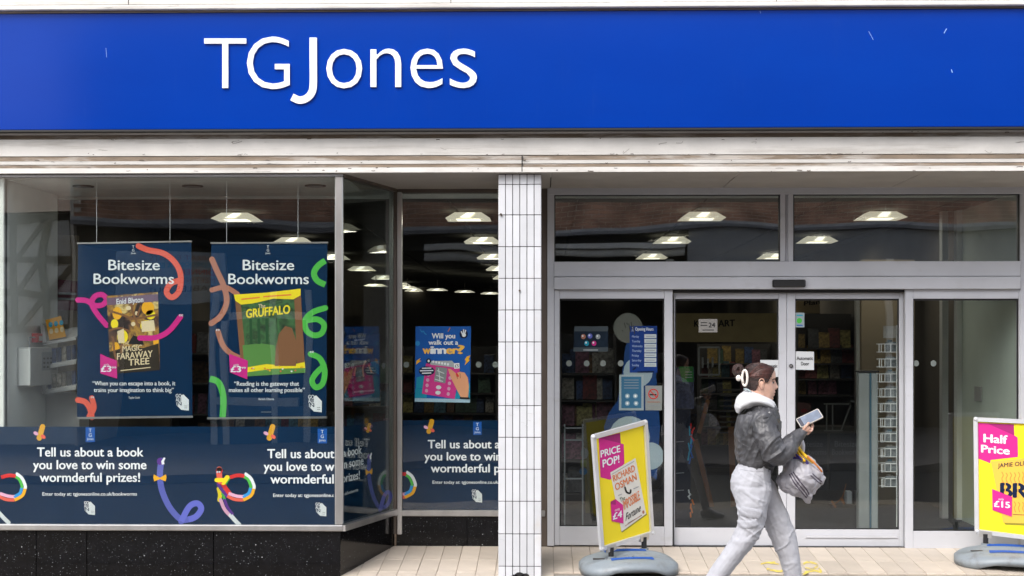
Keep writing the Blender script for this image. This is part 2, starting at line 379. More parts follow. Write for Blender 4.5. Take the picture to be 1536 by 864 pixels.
# cornice profile (y, z), with grooves
pr = []
yb = -1.16
for v, dy in ((258, 0), (250.5, 0), (250, .030), (245.5, .035), (245, .008), (240, .004), (239.5, .035), (233, .04), (232, .010), (207, .0), (206, .035), (201, .045), (200, .012), (196.5, .006), (194, .05)):
    pr.append((yb+dy, zf(v, yb)))
pr2 = [(yb+.35, pr[0][1])]+pr+[(yb+.35, pr[-1][1])]
MB().extrude_x(pr2, -6, 6.4).build('cornice', stone, sb)
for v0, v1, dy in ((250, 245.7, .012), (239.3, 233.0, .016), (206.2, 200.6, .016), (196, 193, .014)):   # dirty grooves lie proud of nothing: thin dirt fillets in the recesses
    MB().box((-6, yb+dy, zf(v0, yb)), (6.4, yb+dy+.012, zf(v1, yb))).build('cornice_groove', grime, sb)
xj = at(783, 240, yb).x
MB().box((xj-.003, yb-.0015, zf(257.5, yb)), (xj+.003, yb+.02, zf(233, yb))).build('cornice_joint', dark, sb)
# small chips and cracks of missing paint on the cornice face
cp = PY(yb-.002); chip = mat('chipped_stone', (.09, .07, .055), rough=.9, var=.3, vscale=20); cmb = MB()
rr = random.Random(3)
for i in range(95):
    u = rr.uniform(0, 1536); v = rr.choice((208.5, 230.5, 232, 241, 243.5, 251.5, 256, 198))+rr.uniform(-1.2, 1.2); ln = rr.uniform(1, 12)*rr.random(); w_ = rr.uniform(.4, 1.3)
    ribbon(cp, [(u, v), (u+ln*.5+.5, v+rr.uniform(-.8, .8)), (u+ln+1, v+rr.uniform(-.6, .6))], w_, cmb, 0, 2)
for i in range(9):
    u = rr.choice((160, 300, 700, 930, 1050, 1340, 1480))+rr.uniform(-70, 90); v = rr.uniform(208, 226)
    ribbon(cp, [(u, v), (u+rr.uniform(-4, 8), v+rr.uniform(-2, 5)), (u+rr.uniform(5, 16), v+rr.uniform(-3, 4))], rr.uniform(.3, .6), cmb, 0, 2)
tag(link('paint_chip', cmb.mesh('paint_chip'), chip, sb), kind='stuff')
# stone above the fascia
zt = zf(17, -1.25)
MB().box((-6, -1.16, zt), (6.4, -.8, zt+.9)).build('upper_wall', stone, sb)
MB().cbox((-6, -1.30, zt+.018), (6.4, -1.10, zt+.052), .006).build('upper_moulding', stone, sb)
MB().cbox((-6, -1.27, zt+.060), (6.4, -1.12, zt+.6), .005).build('upper_moulding', stone, sb)
for k in range(5): MB().box((-5.6+k*2.45, -1.2725, zt+.061), (-5.596+k*2.45, -1.25, zt+.6)).build('stone_joint', dark, sb)
MB().box((-6, -.80, 3.42), (6.4, 22.5, 8.0)).build('upper_storey', stone, sb)
# soffit over the recess, in boards
xs = [-1.6, -.2, .06, 1.5, 2.9, 4.3, 6.2]
for a, b_ in zip(xs[:-1], xs[1:]): MB().cbox((a+.003, yb+.02, 3.012), (b_-.003, .02, 3.06), .003).build('soffit_board', soffit_m, sb)
MB().box((-6, yb+.36, 3.065), (6.4, 0.1, 3.4)).build('lintel', dark, sb)
# pillar in stacked white tiles
p0 = at(747.5, 500, YF); p1 = at(812, 500, YF)
pl_ = thing('tiled_pillar', 'square pillar faced with tall white glazed tiles, stained near its foot', 'pillar', (p0.x, YF, -.09))
MB().box((p0.x+.004, YF+.008, -.12), (p1.x-.004, YF+.40, 3.01)).build('core', grout, pl_)
zj = [zf(v, YF) for v in (276.5, 322.3, 370, 417.5, 465, 513, 560.5, 608.5, 656, 704, 752, 801, 849.6)]
zj = [3.008]+zj+[-.10]; tw = (p1.x-p0.x)/6
for i in range(len(zj)-1):
    for c in range(6):
        y = YF+random.uniform(-.0012, .0012)
        MB().cbox((p0.x+c*tw+.0025, y, zj[i+1]+.0026), (p0.x+(c+1)*tw-.0025, y+.012, zj[i]-.0026), .0018).build('tile', tilew, pl_)
for sx, X in ((-1, p0.x), (1, p1.x)):   # both flanks, tiled too
    for i in range(len(zj)-1):
        for c in range(5):
            MB().cbox((X-sx*.010, YF+.014+c*.077, zj[i+1]+.0022), (X, YF+.014+c*.077+.073, zj[i]-.0022), .0015).build('tile', tilew, pl_)
dk = MB()
for (u, v, r) in ((779, 863, 7), (772, 865, 5), (788, 864, 6)): ell(PY(YF-.004), u, v, r, r*.7, dk, 0, 9)
link('broken_tile_patch', dk.mesh('broken_tile_patch'), dark, pl_)
stn = MB()
for i in range(18):
    u = rr.uniform(749, 800); v = rr.choice((rr.uniform(598, 640), rr.uniform(598, 640), rr.uniform(800, 860)))
    ribbon(PY(YF-.0025), [(u, v), (u+rr.uniform(1, 4), v+rr.uniform(-1.5, 1.5)), (u+rr.uniform(3, 8), v+rr.uniform(-2, 2))], rr.uniform(.2, .45), stn, 0, 3)
link('scuff_mark', stn.mesh('scuff_mark'), flat('scuff_grey', (.42, .42, .42)), pl_)
for (u, v) in ((751.5, 321.5), (779.5, 436), (752, 323)):
    MB().disc(at(u, v, YF), .008, h=.012).build('rusty_fixing', chip, pl_)

# ------------------------------------------------------------------ fascia sign
fs = thing('fascia_sign', 'long glossy blue fascia board with white raised lettering above the shop', 'sign', (0, -1.2, 3.33))
YS = -1.25
zb, ztop = zf(192.5, YS), zf(16.5, YS)
MB().cbox((-6, YS, zb), (6.4, YS+.09, ztop), .004).build('sign_panel', fascia_m, fs)
MB().box((-6, YS-.006, zb-.014), (6.4, YS+.08, zb-.001)).build('edge_trim', rubber, fs)
MB().box((-6, YS-.008, ztop+.001), (6.4, YS+.08, ztop+.014)).build('edge_trim', bronze, fs)
fp = PY(YS-.0005)
jp = smoothpath([(470.3, 57), (470.3, 90), (470.3, 128), (467, 141), (459, 148.5), (449, 150.5), (438.5, 146)], 6); jl = []; jr = []
for i, p in enumerate(jp):
    d = jp[min(i+1, len(jp)-1)]-jp[max(i-1, 0)]; d.normalize(); jl.append(fp(p.x-d.y*5.5, p.y+d.x*5.5)); jr.append(fp(p.x+d.y*5.5, p.y-d.x*5.5))
jm_ = MB(); n_ = len(jp)
for yy in (YS-.018, YS-.0005): jm_.v += [(q.x, yy, q.z) for q in jl]+[(q.x, yy, q.z) for q in jr]
for i in range(n_-1): a, b_ = i, i+n_; jm_.f += [(a, a+1, b_+1, b_), (a+2*n_, a+2*n_+1, a+1, a), (b_+2*n_, b_, b_+1, b_+1+2*n_)]
jm_.f += [(0, n_, 3*n_, 2*n_), (n_-1, 3*n_-1, 4*n_-1, 2*n_-1)]
jm_.build('letter', letter_m, fs)
for ch, (x0, y0, x1, y1) in zip('TGJones', ((307, 58.3, 370, 132.5), (371, 55.5, 435, 134), (435.5, 57, 476, 156), (490, 74, 543.5, 133), (556, 73.5, 602, 131), (616, 73.5, 664.5, 132.5), (675, 73.5, 715.5, 132.5))):
    if ch == 'J': continue
    vs, f_, a, b_ = glyphs(ch, 0, .02); yy0 = min(v.y for v in vs); yy1 = max(v.y for v in vs)
    o_ = []
    for v in vs:
        p = fp(x0+(v.x-a)/(b_-a)*(x1-x0), y1-(v.y-yy0)/(yy1-yy0)*(y1-y0)); o_.append(Vector((p.x, YS-.009+(-v.z)*.42, p.z)))
    link('letter', MB().add(o_, f_).mesh('letter'), letter_m, fs)
 
for pts in ([(1416, 50), (1418, 46), (1420, 43)], [(1427, 104), (1428.5, 109)], [(159, 72), (160, 86)], [(1303, 47), (1310, 60)], [(1140, 16), (1141, 20)]): link('scratch', ribbon(fp, pts, 1.2 if pts[0][0] > 1400 else .5, None, .001).mesh('scratch'), mat('scratched_blue', (.30, .45, .85), rough=.6), fs)

# ------------------------------------------------------------------ left display window (front bay, return pane, rear bay)
dw = thing('display_window', 'plate glass display window wrapping round the corner beside the entrance', 'window')
A0 = at(509, 500, YF); B0 = at(592, 500, YD)
sn = Vector((B0.y-A0.y, -(B0.x-A0.x), 0)).normalized()
SP = Pl(A0, sn); FP = PY(YF)
zs0, zs1 = zf(797, YF), zf(788, YF)
MB().cbox((XL, YF-.035, zs0), (A0.x+.03, YF+.04, zs1), .006).build('sill', chrome, dw)
MB().beam((A0.x+.012, A0.y-.02, (zs0+zs1)/2), (B0.x, B0.y-.02, (zs0+zs1)/2), zs1-zs0, .08, up=sn).build('sill', chrome, dw)
MB().cbox((B0.x+.01, YD-.04, zf(774, YD)), (p1.x+.03, YD+.04, zf(765, YD)), .005).build('sill', chrome, dw)
MB().cbox((XL, YF-.02, zf(264, YF)), (A0.x+.03, YF+.04, 3.011), .003).build('head_rail', alu, dw)
MB().beam((A0.x+.02, A0.y, 3.000), (B0.x+.01, B0.y, 3.000), .026, .05, up=sn).build('head_rail', bronze, dw)
MB().box((B0.x, YD-.03, zf(289, YD)), (p1.x, YD+.05, 3.011)).build('head_rail', bronze, dw)
a = at(503, 500, YF).x; b_ = at(515, 500, YF).x
MB().cbox((a, YF-.03, zs1), (b_, YF+.03, zf(264, YF)), .008).build('corner_post', chrome, dw)
MB().cbox((at(584, 500, YD-.02).x, YD-.035, .10), (at(590.5, 500, YD).x, YD+.02, 2.99), .004).build('corner_post', chrome, dw)
MB().cbox((at(590.5, 500, YD).x, YD-.028, .10), (at(596, 500, YD).x, YD+.02, 2.99), .004).build('corner_post', bronze, dw)
MB().cbox((at(596.5, 500, YD).x, YD-.045, .10), (at(603.5, 500, YD).x, YD+.02, 2.985), .004).build('corner_post', chrome, dw)
MB().box((XL, YF-.003, zs1), (a, YF+.003, zf(263, YF))).build('pane', glass, dw)
d_ = (B0-A0).normalized()
MB().beam(Vector((A0.x, A0.y, (zs1+2.99)/2))+d_*.04, Vector((B0.x, B0.y, (zs1+2.99)/2))-d_*.04, 2.99-zs1, .006, up=sn).build('pane', glass_side, dw)
MB().box((at(603.5, 500, YD).x, YD-.003, zf(765, YD)), (p1.x+.06, YD+.003, zf(289, YD))).build('pane', glass, dw)
# terrazzo stall riser
zr = zs0-.004
us = [-60, 54, 130, 320, 511]
for u0, u1 in zip(us[:-1], us[1:]): MB().cbox((at(u0, 830, YF).x+.003, YF, -.16), (at(u1, 830, YF).x-.002, YF+.05, zr), .002).build('slab', gran, dw)
A2 = Vector((A0.x, A0.y, 0)); B2 = Vector((B0.x, B0.y, 0)); zc_ = (zr-.16)/2
MB().beam(A2+Vector((0, 0, zc_))+d_*.012-sn*.02, B2+Vector((0, 0, zc_))-d_*.004-sn*.02, zr+.16, .04, up=sn).build('slab', gran, dw)
for u0, u1 in ((592, 701), (701, 830)): MB().cbox((at(u0, 790, YD).x+.002, YD-.012, -.03), (at(u1, 790, YD).x-.002, YD+.05, zf(774.5, YD)), .002).build('slab', gran, dw)
MB().box((at(593, 790, YD).x-.006, YD-.02, -.01), (at(594.8, 790, YD).x, YD-.010, zf(775, YD))).build('rust_edge', mat('rusty_edge', (.34, .25, .18), rough=.8, var=.4, vscale=20), dw)
# ------------------------------------------------------------------ entrance: frame, transoms, fixed panes, sliding doors
en = thing('entrance', 'grey aluminium entrance screen with sliding automatic doors', 'entrance', (at(1090, 800, 0).x, 0, 0))
def XD(u, Y=0): return at(u, 600, Y).x
def bx(name, u0, u1, v0, v1, y0, y1, m=alu, par=en, c=.004):
    Y = y0; return MB().cbox((XD(u0, Y), y0, zf(v1, Y)), (XD(u1, Y), y1, zf(v0, Y)), c).build(name, m, par)
bx('side_panel', 812, 821, 262, 819, -.02, .05, bronze)
bx('frame_post', 821, 831.5, 281, 819, -.05, .06); bx('frame_post', 1530.5, 1541, 281, 822, -.05, .06); bx('wall_strip', 1541, 1700, 262, 822, -.03, .06)
bx('head_frame', 821, 1541, 281, 292.3, -.055, .05); bx('head_trim', 821, 1541, 276, 281, -.02, .05, bronze)
bx('mullion', 1170.5, 1178, 292, 393, -.055, .05); bx('mullion', 1182, 1190, 292, 393, -.055, .05); bx('mullion', 1178, 1182, 292, 393, -.035, .05)
bx('header_beam', 831, 1531, 415.5, 434, -.085, .06); bx('header_beam', 831, 1531, 392.5, 415, -.070, .06)
bx('header_shadow_strip', 1008, 1358, 434.4, 439, -.01, .05, rubber)  # black strip stands in for the shadow line under the header
for u0, u1 in ((831.5, 1170.5), (1190, 1530.5)):
    bx('gasket', u0, u1, 291.5, 294, -.03, .01, rubber); bx('gasket', u0, u0+1.5, 293, 393, -.03, .01, rubber); bx('gasket', u1-1.8, u1, 293, 393, -.03, .01, rubber)
    MB().box((XD(u0), -.003, zf(393, 0)), (XD(u1), .003, zf(292, 0))).build('transom_pane', glass_top, en)
o = MB().cbox((XD(1158.5, -.1), -.125, zf(431, -.1)), (XD(1208, -.1), -.085, zf(420, -.1)), .008).build('door_sensor', rubber, en)
def leaf(name, u0, u1, g0, g1, top, gt, gb, bot, y, par=en):
    e = bpy.data.objects.new(name, None); COL.objects.link(e); e.parent = par; e.matrix_parent_inverse = Matrix.Translation(-WL[par.name])
    X = lambda u: XD(u, y); Z = lambda v: zf(v, y)
    MB().cbox((X(u0), y, Z(bot)), (X(g0), y+.045, Z(top)), .004).build('stile', alu, e)
    MB().cbox((X(g1), y, Z(bot)), (X(u1), y+.045, Z(top)), .004).build('stile', alu, e)
    MB().cbox((X(g0)+.0005, y+.002, Z(gt)), (X(g1)-.0005, y+.043, Z(top)+.0005), .003).build('rail', alu, e)
    MB().cbox((X(g0)+.0005, y+.002, Z(bot)+.0005), (X(g1)-.0005, y+.043, Z(gb)), .003).build('rail', alu, e)
    MB().box((X(g0), y+.018, Z(gb)), (X(g0)+.010, y+.03, Z(gt))).build('gasket', rubber, e); MB().box((X(g1)-.010, y+.018, Z(gb)), (X(g1), y+.03, Z(gt))).build('gasket', rubber, e)
    MB().box((X(g0), y+.018, Z(gt)-.014), (X(g1), y+.03, Z(gt))).build('gasket', rubber, e); MB().box((X(g0), y+.018, Z(gb)), (X(g1), y+.03, Z(gb)+.010)).build('gasket', rubber, e)
    MB().box((X(g0), y+.021, Z(gb)), (X(g1), y+.027, Z(gt))).build('glass', glass, e)
    return e
l1 = leaf('fixed_pane', 831.5, 1009, 839.5, 996.5, 434.5, 448, 789.5, 817.8, -.04)
d1 = leaf('sliding_door', 1011, 1180, 1012.5, 1168, 439.5, 448.5, 791, 817.5, .03)
d2 = leaf('sliding_door', 1180.5, 1356, 1193, 1349, 439.5, 448.5, 793, 818.5, .03)
l2 = leaf('fixed_pane', 1358, 1531, 1370, 1528.5, 434.5, 448.5, 795, 821, -.04)
MB().disc(at(1186.5, 549, .028), .016, h=.010).build('lock', rubber, d2); MB().disc(at(1186.5, 549, .018), .009, h=.004).build('lock', chrome, d2)
MB().box((XD(1208, .028), .022, zf(805.5, .02)), (XD(1346, .028), .0295, zf(801, .02))).build('rail_line', alu, d2)
MB().cbox((XD(1010, 0), -.02, -.003), (XD(1357, 0), .12, .004), .001).build('threshold', rubber, en)
# round safety dots on the panes
dots = mat('frosted_dot', (.22, .24, .23), rough=.6); 
for pl, pts, nm, par in ((PY(-.012), [(853.5, 545), (880, 545), (904.5, 545), (931, 545), (1374, 545), (1400, 545)], 'safety_dot', en), (PY(.01), [(609.5, 547), (718, 547), (743, 547)], 'safety_dot', dw), (SP, [(520, 549), (531, 549), (577, 549)], 'safety_dot', dw)):
    for u, v in pts: ellipse(pl, u, v, 4.3 if pl is not SP else 2.3, 4.6, dots, nm, par, off=-.012 if pl is SP else .004)
# ------------------------------------------------------------------ printed band along the foot of the windows
def vinyl(name, label, quads, parent=None):
    t = thing(name, label, 'window banner', group='printed banners along the foot of the shop windows')
    for pl, q in quads: quadbox(pl, q, .0015, 'sheet', navy, t)
    return t
def logo_tg(pl, u, v, s, par, boxm=None, off=.002):
    if boxm: poly(pl, [(u-7*s, v-11*s), (u+7*s, v-11*s), (u+7*s, v+11*s), (u-7*s, v+11*s)], boxm, 'logo_box', par, off)
    for ch, dy, c in (('T', -4, 5), ('G', 3, 5)): text(pl, ch, (u-2.3*s, v+dy*s), (u+2.3*s, v+dy*s), c*s, white_print, 'logo', par, off+.001)
    text(pl, 'Jones', (u-5*s, v+8*s), (u+5*s, v+8*s), 3.6*s, white_print, 'logo', par, off+.001)
def logo_all(pl, u, v, s, par, off=.002):
    """white faceted page with stacked words GO ALL IN"""
    P = lambda a, b: (u+a*s, v+b*s)
    poly(pl, [P(-1, -8), P(2, -9), P(9, -2), P(9, 12), P(-1, 11), P(-8, 4), P(-8, 1), P(-1, 1)], white_print, 'logo', par, off)
    for i, w_ in enumerate(('GO', 'ALL', 'IN')):
        text(pl, w_, P(-8, -5+i*5.2), P(-.5, -5+i*5.2), 4.6*s, white_print if i < 2 else navy, 'logo', par, off+.0015, bold=.02)
    for i in range(2): ribbon(pl, [P(3, 6+i*2.5), P(7, 6+i*2.5)], .8*s, mbx := MB(), off+.001, 1); link('logo', mbx.mesh('logo'), greyp, par)
def eyes(pl, u, v, s, par, off=.004):
    for dx in (-1, 1): ellipse(pl, u+dx*2.1*s, v, 1.7*s, 1.9*s, white_print, 'worm_eye', par, off); ellipse(pl, u+dx*2.1*s+.4, v, .8*s, .8*s, black, 'worm_eye', par, off+.001)
def tail(pl, u, v, par, s=1):
    stroke(pl, [(u+2*s, v-9*s), (u, v-2*s), (u-3*s, v+8*s)], 8*s, amber, 'worm_tail', par, .002)
    ellipse(pl, u-8*s, v+1*s, 4*s, 2.6*s, pinkp, 'worm_bow', par, .003, .5); ellipse(pl, u+3*s, v+6*s, 4*s, 2.8*s, coral, 'worm_bow', par, .0035, .6)
def rainbow(pl, par, dx=0, dy=0, s=1.0, full=True):
    T = lambda p: [(dx+(x-325)*s, dy+(y-700)*s) for x, y in p]
    w = 5.2*s
    if full:
        stroke(pl, T([(328, 733), (330, 742), (329, 750)]), w*1.1, yellow, 'worm', par, .0022); stroke(pl, T([(334, 741), (337, 749)]), w*.8, green, 'worm', par, .0023)
        stroke(pl, T([(331, 750), (337, 764), (347, 775)]), w, pinkp, 'worm', par, .0024); stroke(pl, T([(337, 750), (342, 762), (349, 771)]), w*.8, deepviolet, 'worm', par, .0025)
        stroke(pl, T([(346, 773), (354, 782), (359, 787)]), w*1.2, white_print, 'worm', par, .0026)
        stroke(pl, T([(327, 726), (333, 735), (341, 744)]), w*.9, deepviolet, 'worm', par, .0028); stroke(pl, T([(333, 724), (339, 733), (345, 741)]), w*1.3, red, 'worm', par, .0029)
        stroke(pl, T([(337, 735), (337, 727), (343, 718)]), w*.9, green, 'worm', par, .0027); stroke(pl, T([(335, 724), (341, 716)]), w*1.3, yellow, 'worm', par, .0030)
        stroke(pl, T([(329, 704), (329, 712), (330, 722)]), w*1.6, coral, 'worm', par, .0031); ellipse(pl, *T([(329, 706)])[0], 5*s, 5*s, red, 'worm', par, .0032)
        stroke(pl, T([(325, 720), (335, 720)]), w*1.2, yellow, 'worm', par, .0034); eyes(pl, *T([(328, 708)])[0], .8*s, par)
    stroke(pl, T([(345, 716), (356, 713), (367, 714)]), w*1.05, red, 'worm', par, .0033, caps=False)
    stroke(pl, T([(367, 710), (376, 717), (381, 728), (381, 733)]), w*.9, white_print, 'worm', par, .0034, caps=False)
    stroke(pl, T([(366, 715), (372, 719), (376, 728), (376, 732)]), w*.8, green, 'worm', par, .0035, caps=False)
    stroke(pl, T([(376, 731), (373, 740), (364, 745)]), w*.9, skyb, 'worm', par, .0036, caps=False)
    stroke(pl, T([(381, 732), (377, 743), (365, 750)]), w*.9, amber, 'worm', par, .0037, caps=False)
    stroke(pl, T([(366, 745), (355, 744), (343, 740)]), w*.9, pinkp, 'worm', par, .0038, caps=False)
    stroke(pl, T([(365, 750), (352, 749), (341, 744)]), w*.9, coral, 'worm', par, .0039, caps=False)
def bowworm(pl, par, P, s=1.0):
    stroke(pl, [P(242, 691), (P(240, 712)), P(243, 735), P(254, 760), P(270, 778), P(283, 779), P(295, 774), P(302, 763), P(296, 755), P(284, 760), P(272, 782)], 9*s, purple, 'worm', par, .0022, 8)
    for sg in (-1, 1): poly(pl, [P(240, 716.5), P(240+sg*9, 711.5), P(240+sg*10, 716), P(240+sg*8.5, 722), P(240, 718.5)], amber, 'worm_bow', par, .0032)
    ellipse(pl, *P(240, 692), 4.5*s, 5.5*s, deepviolet, 'worm', par, .003); poly(pl, [P(242, 692), P(246, 686), P(248.5, 687), P(246, 692), P(247, 696), P(243, 697)], white_print, 'worm_eye', par, .0035)
# front bay banner
FB = PY(YF+.006)
v1 = vinyl('window_banner', 'long navy banner with three lines of white wording stuck inside the front bay window', [(FB, [(-60, 640), (503, 640), (503, 788), (-60, 788)])])
def head(pl, par, l, y, cap, bold=.022):
    for (t_, a, b_, yy) in l: text(pl, t_, (a, yy), (b_, yy), cap, white_print, 'headline', par, .003, bold=bold)
head(FB, v1, [('Tell us about a book', 56, 215, 684.5), ('you love to win some', 50, 219.5, 703.5), ('wormderful prizes!', 60, 210, 722.5)], 0, 13.2)
text(FB, 'Enter today at: tgjonesonline.co.uk/bookworms', (64, 743.3), (205.5, 743.3), 5, white_print, 'small_print', v1, .003, bold=.012)
logo_all(FB, 134, 761, .95, v1); logo_tg(FB, 135.5, 652, 1, v1, royal); tail(FB, 62, 649, v1)
rainbow(FB, v1, -18, 700, 1.0, False); stroke(FB, [(-4, 766), (4, 775), (13, 784)], 6, white_print, 'worm', v1, .0026); bowworm(FB, v1, lambda x, y: (x, y))
rainbow(FB, v1, 325, 700, 1.0)
head(FB, v1, [('Tell us about', 401.5, 501.5, 687), ('you love to w', 396, 501.5, 706), ('wormderful', 406, 500.5, 725)], 0, 13.2)
text(FB, 'Enter today at: tgjonesonline.c', (410, 745.3), (501, 745.3), 5, white_print, 'small_print', v1, .003, bold=.012)
logo_all(FB, 481, 763, .95, v1); logo_tg(FB, 483.5, 654, 1, v1, royal); tail(FB, 407, 649, v1)
# return pane banner
SB = Pl(A0-sn*.006, sn)
v2 = vinyl('window_banner', 'narrow slanting end of the navy banner on the return pane beside the corner post', [(SB, [(515.5, 640), (583.5, 630), (583.5, 768), (515.5, 789)])])
for (t_, a, ya, b_, yb_, cp_) in (('a book', 514, 685.5, 541.8, 680, 12), ('in some', 513.4, 703, 544.5, 696.5, 12.6), ('prizes!', 513.6, 724, 539, 718, 12.6)):
    text(SB, t_, (a, ya), (b_, yb_), cp_, white_print, 'headline', v2, .003, bold=.022)
text(SB, 'o.uk/bookworms', (514, 743.5), (536.5, 736.5), 4.6, white_print, 'small_print', v2, .003, bold=.01)
bowworm(SB, v2, lambda x, y: (553+(x-240)*.52, 707+(y-716)*.92-(x-240)*.09), .62); tail(SB, 553, 642, v2, .6)
# rear bay banner
RB = PY(YD+.006)
v3 = vinyl('window_banner', 'navy banner with white wording in the recessed window, cut off by the tiled pillar', [(RB, [(603.5, 630.5), (822, 630.5), (822, 767), (603.5, 767)])])
head(RB, v3, [('Tell us about a book', 642, 793, 672.3), ('you love to win some', 637, 797, 690.5), ('wormderful prizes!', 646.5, 789, 708.3)], 0, 12.2)
text(RB, 'Enter today at: tgjonesonline.co.uk/bookworms', (649, 725.5), (783, 725.5), 4.6, white_print, 'small_print', v3, .003, bold=.012)
logo_all(RB, 715, 743, .9, v3); logo_tg(RB, 716, 642.5, .9, v3, royal); tail(RB, 646, 640, v3, .9)
rainbow(RB, v3, 569, 698, .96, False)

# ------------------------------------------------------------------ hanging posters
def hang(label, q, Y, strings):
    t = thing('hanging_poster', label, 'poster', group='book posters hanging in the front bay window')
    pl = PY(Y); quadbox(pl, q, .002, 'sheet', navy, t)
    (a, b_, c, d) = q
    MB().beam(pl(a[0]-1, a[1], .003), pl(b_[0]+1, b_[1], .003), .012, .008).build('top_rail', chrome, t)
    MB().beam(pl(d[0]-1, d[1], .003), pl(c[0]+1, c[1], .003), .016, .008).build('bottom_rail', chrome, t)
    for u in strings: MB().tube([pl(u, a[1], 0), Vector((pl(u, a[1], 0).x, Y, 2.98))], .0016, 5).build('hanging_cord', white_print, t)
    return t, pl
def cover_mat(name, cols, scale, seed):
    m = mat(name, (.2, .2, .2), rough=.4, var=0); N, L, b = nodes(m)
    tc = N.new('ShaderNodeTexCoord'); mp = N.new('ShaderNodeMapping'); mp.inputs['Location'].default_value = (seed, seed*2, seed*.7); L.new(tc.outputs['Object'], mp.inputs[0])
    nz = N.new('ShaderNodeTexNoise'); nz.inputs['Scale'].default_value = scale; nz.inputs['Detail'].default_value = 6; nz.inputs['Distortion'].default_value = .35; L.new(mp.outputs[0], nz.inputs['Vector'])
    cr = N.new('ShaderNodeValToRGB'); L.new(nz.outputs[0], cr.inputs[0]); e = cr.color_ramp.elements
    e[0].position = .33; e[0].color = (*cols[0], 1); e[1].position = .68; e[1].color = (*cols[-1], 1)
    for i, c in enumerate(cols[1:-1]): q = e.new(.33+.35*(i+1)/(len(cols)-1)); q.color = (*c, 1)
    L.new(cr.outputs[0], b.inputs['Base Color']); return m
YH = YF+.16
t, pl = hang('navy poster on the left with a magenta worm round a gold and brown storybook cover', [(117, 365), (287, 362), (288.5, 625), (115.5, 627)], YH, (145, 255))
text(pl, 'Bitesize', (163, 405), (239.5, 405), 15.2, white_print, 'headline', t, .003, bold=.012); text(pl, 'Bookworms', (141, 425.8), (261, 425.8), 15.2, white_print, 'headline', t, .006, bold=.012)
logo_tg(pl, 200, 375, .75, t)
stroke(pl, [(208, 369), (222, 375), (245, 380), (262, 393), (271, 412), (269, 436), (258, 446), (250, 438), (256, 426), (268, 421)], 8.5, coral, 'worm', t, .0035, 8)
stroke(pl, [(117, 450), (130, 451), (142, 458), (154, 457), (160, 449), (153, 442), (142, 445), (138, 456), (146, 471), (160, 488)], 8, magenta, 'worm', t, .0022, 8)
cv = poly(pl, [(160, 444), (237, 438), (240, 555), (166, 561)], cover_mat('storybook_cover_print', [(.02, .012, .012), (.10, .05, .035), (.45, .24, .04), (.14, .07, .03), (.75, .58, .22), (.03, .02, .02)], 7, 3), 'book_cover', t, .003)
for u, v, a_, b_, m in ((176, 470, 9, 12, amber), (172, 486, 7, 9, yellow), (222, 462, 12, 13, amber), (226, 472, 9, 9, yellow), (184, 505, 10, 13, yellow), (221, 489, 13, 11, yellow), (174, 522, 7, 11, amber), (234, 512, 5, 12, amber), (205, 470, 3, 4, cream), (200, 486, 4, 4, cream), (193, 462, 5, 4, cream)): ellipse(pl, u, v, a_*.8, b_*.8, m, 'book_cover', t, .0031)
for p in ([(163, 466), (180, 471), (200, 478), (215, 476)], [(196, 450), (200, 470), (208, 490)], [(212, 458), (206, 474)], [(163, 496), (180, 492), (196, 498)], [(214, 476), (237, 472)], [(184, 515), (182, 530)], [(170, 505), (172, 530), (178, 550)]): stroke(pl, p, 3.2, barkp, 'book_cover', t, .0032, caps=False)
poly(pl, [(164, 528), (190, 520), (215, 522), (238, 515), (240, 555), (166, 561)], flat('cover_shadow_print', (.03, .022, .015)), 'book_cover', t, .00325)
poly(pl, [(176, 497), (186, 493), (187, 514), (178, 515)], cream, 'book_cover', t, .0034); poly(pl, [(212, 482), (231, 480), (233, 496), (213, 498)], cream, 'book_cover', t, .0034)
poly(pl, [(192, 516), (200, 503), (213, 507), (216, 517)], black, 'book_cover', t, .0035)
poly(pl, [(160.5, 447), (237, 441), (237.4, 452), (161, 458)], flat('dusky_mauve_print', (.16, .10, .16)), 'book_cover', t, .0033)
text(pl, 'Enid Blyton', (175, 456.5), (215, 453), 8, white_print, 'lettering', t, .004, bold=.015)
text(pl, 'THE', (184, 518), (194, 517), 5, cream, 'lettering', t, .004, bold=.01)
text(pl, 'MAGIC', (184, 527.5), (213, 525.5), 8.5, cream, 'lettering', t, .004, bold=.02); text(pl, 'FARAWAY', (176, 539.5), (229, 535), 9.5, cream, 'lettering', t, .004, bold=.02); text(pl, 'TREE', (193, 548.5), (224, 546), 9.5, cream, 'lettering', t, .004, bold=.02)
stroke(pl, [(181, 556), (226, 551)], 1.3, cream, 'lettering', t, .004, caps=False)
stroke(pl, [(210, 507), (235, 506), (254, 496), (271, 475)], 8, magenta, 'worm', t, .0042, 8); eyes(pl, 272, 473, .8, t, .005)
def price(pl, q, px, t, s=1.0, cents=True):
    poly(pl, q, magenta, 'price_tag', t, .005); x, y = px
    text(pl, 'only', (x+4*s, y-9*s), (x+12*s, y-9.6*s), 3*s, white_print, 'lettering', t, .006)
    text(pl, '£3', (x, y), (x+15*s, y), 8.6*s, white_print, 'lettering', t, .006, bold=.03)
    text(pl, '99', (x+16*s, y-4.6*s), (x+22.5*s, y-4.6*s), 3*s, white_print, 'lettering', t, .006, bold=.02)
price(pl, [(150.5, 530.5), (160, 535), (175.5, 541), (176, 568), (150.6, 560)], (152, 557.5), t)
for s_, a, b_, y in (('“When you can escape into a book, it', 139, 263, 578), ('trains your imagination to think big”', 141, 260.5, 588)): text(pl, s_, (a, y), (b_, y), 6.2, white_print, 'quotation', t, .003, bold=.018)
text(pl, 'Taylor Swift', (193, 598), (210, 598), 3.2, white_print, 'small_print', t, .003); logo_all(pl, 273, 602, 1.15, t)
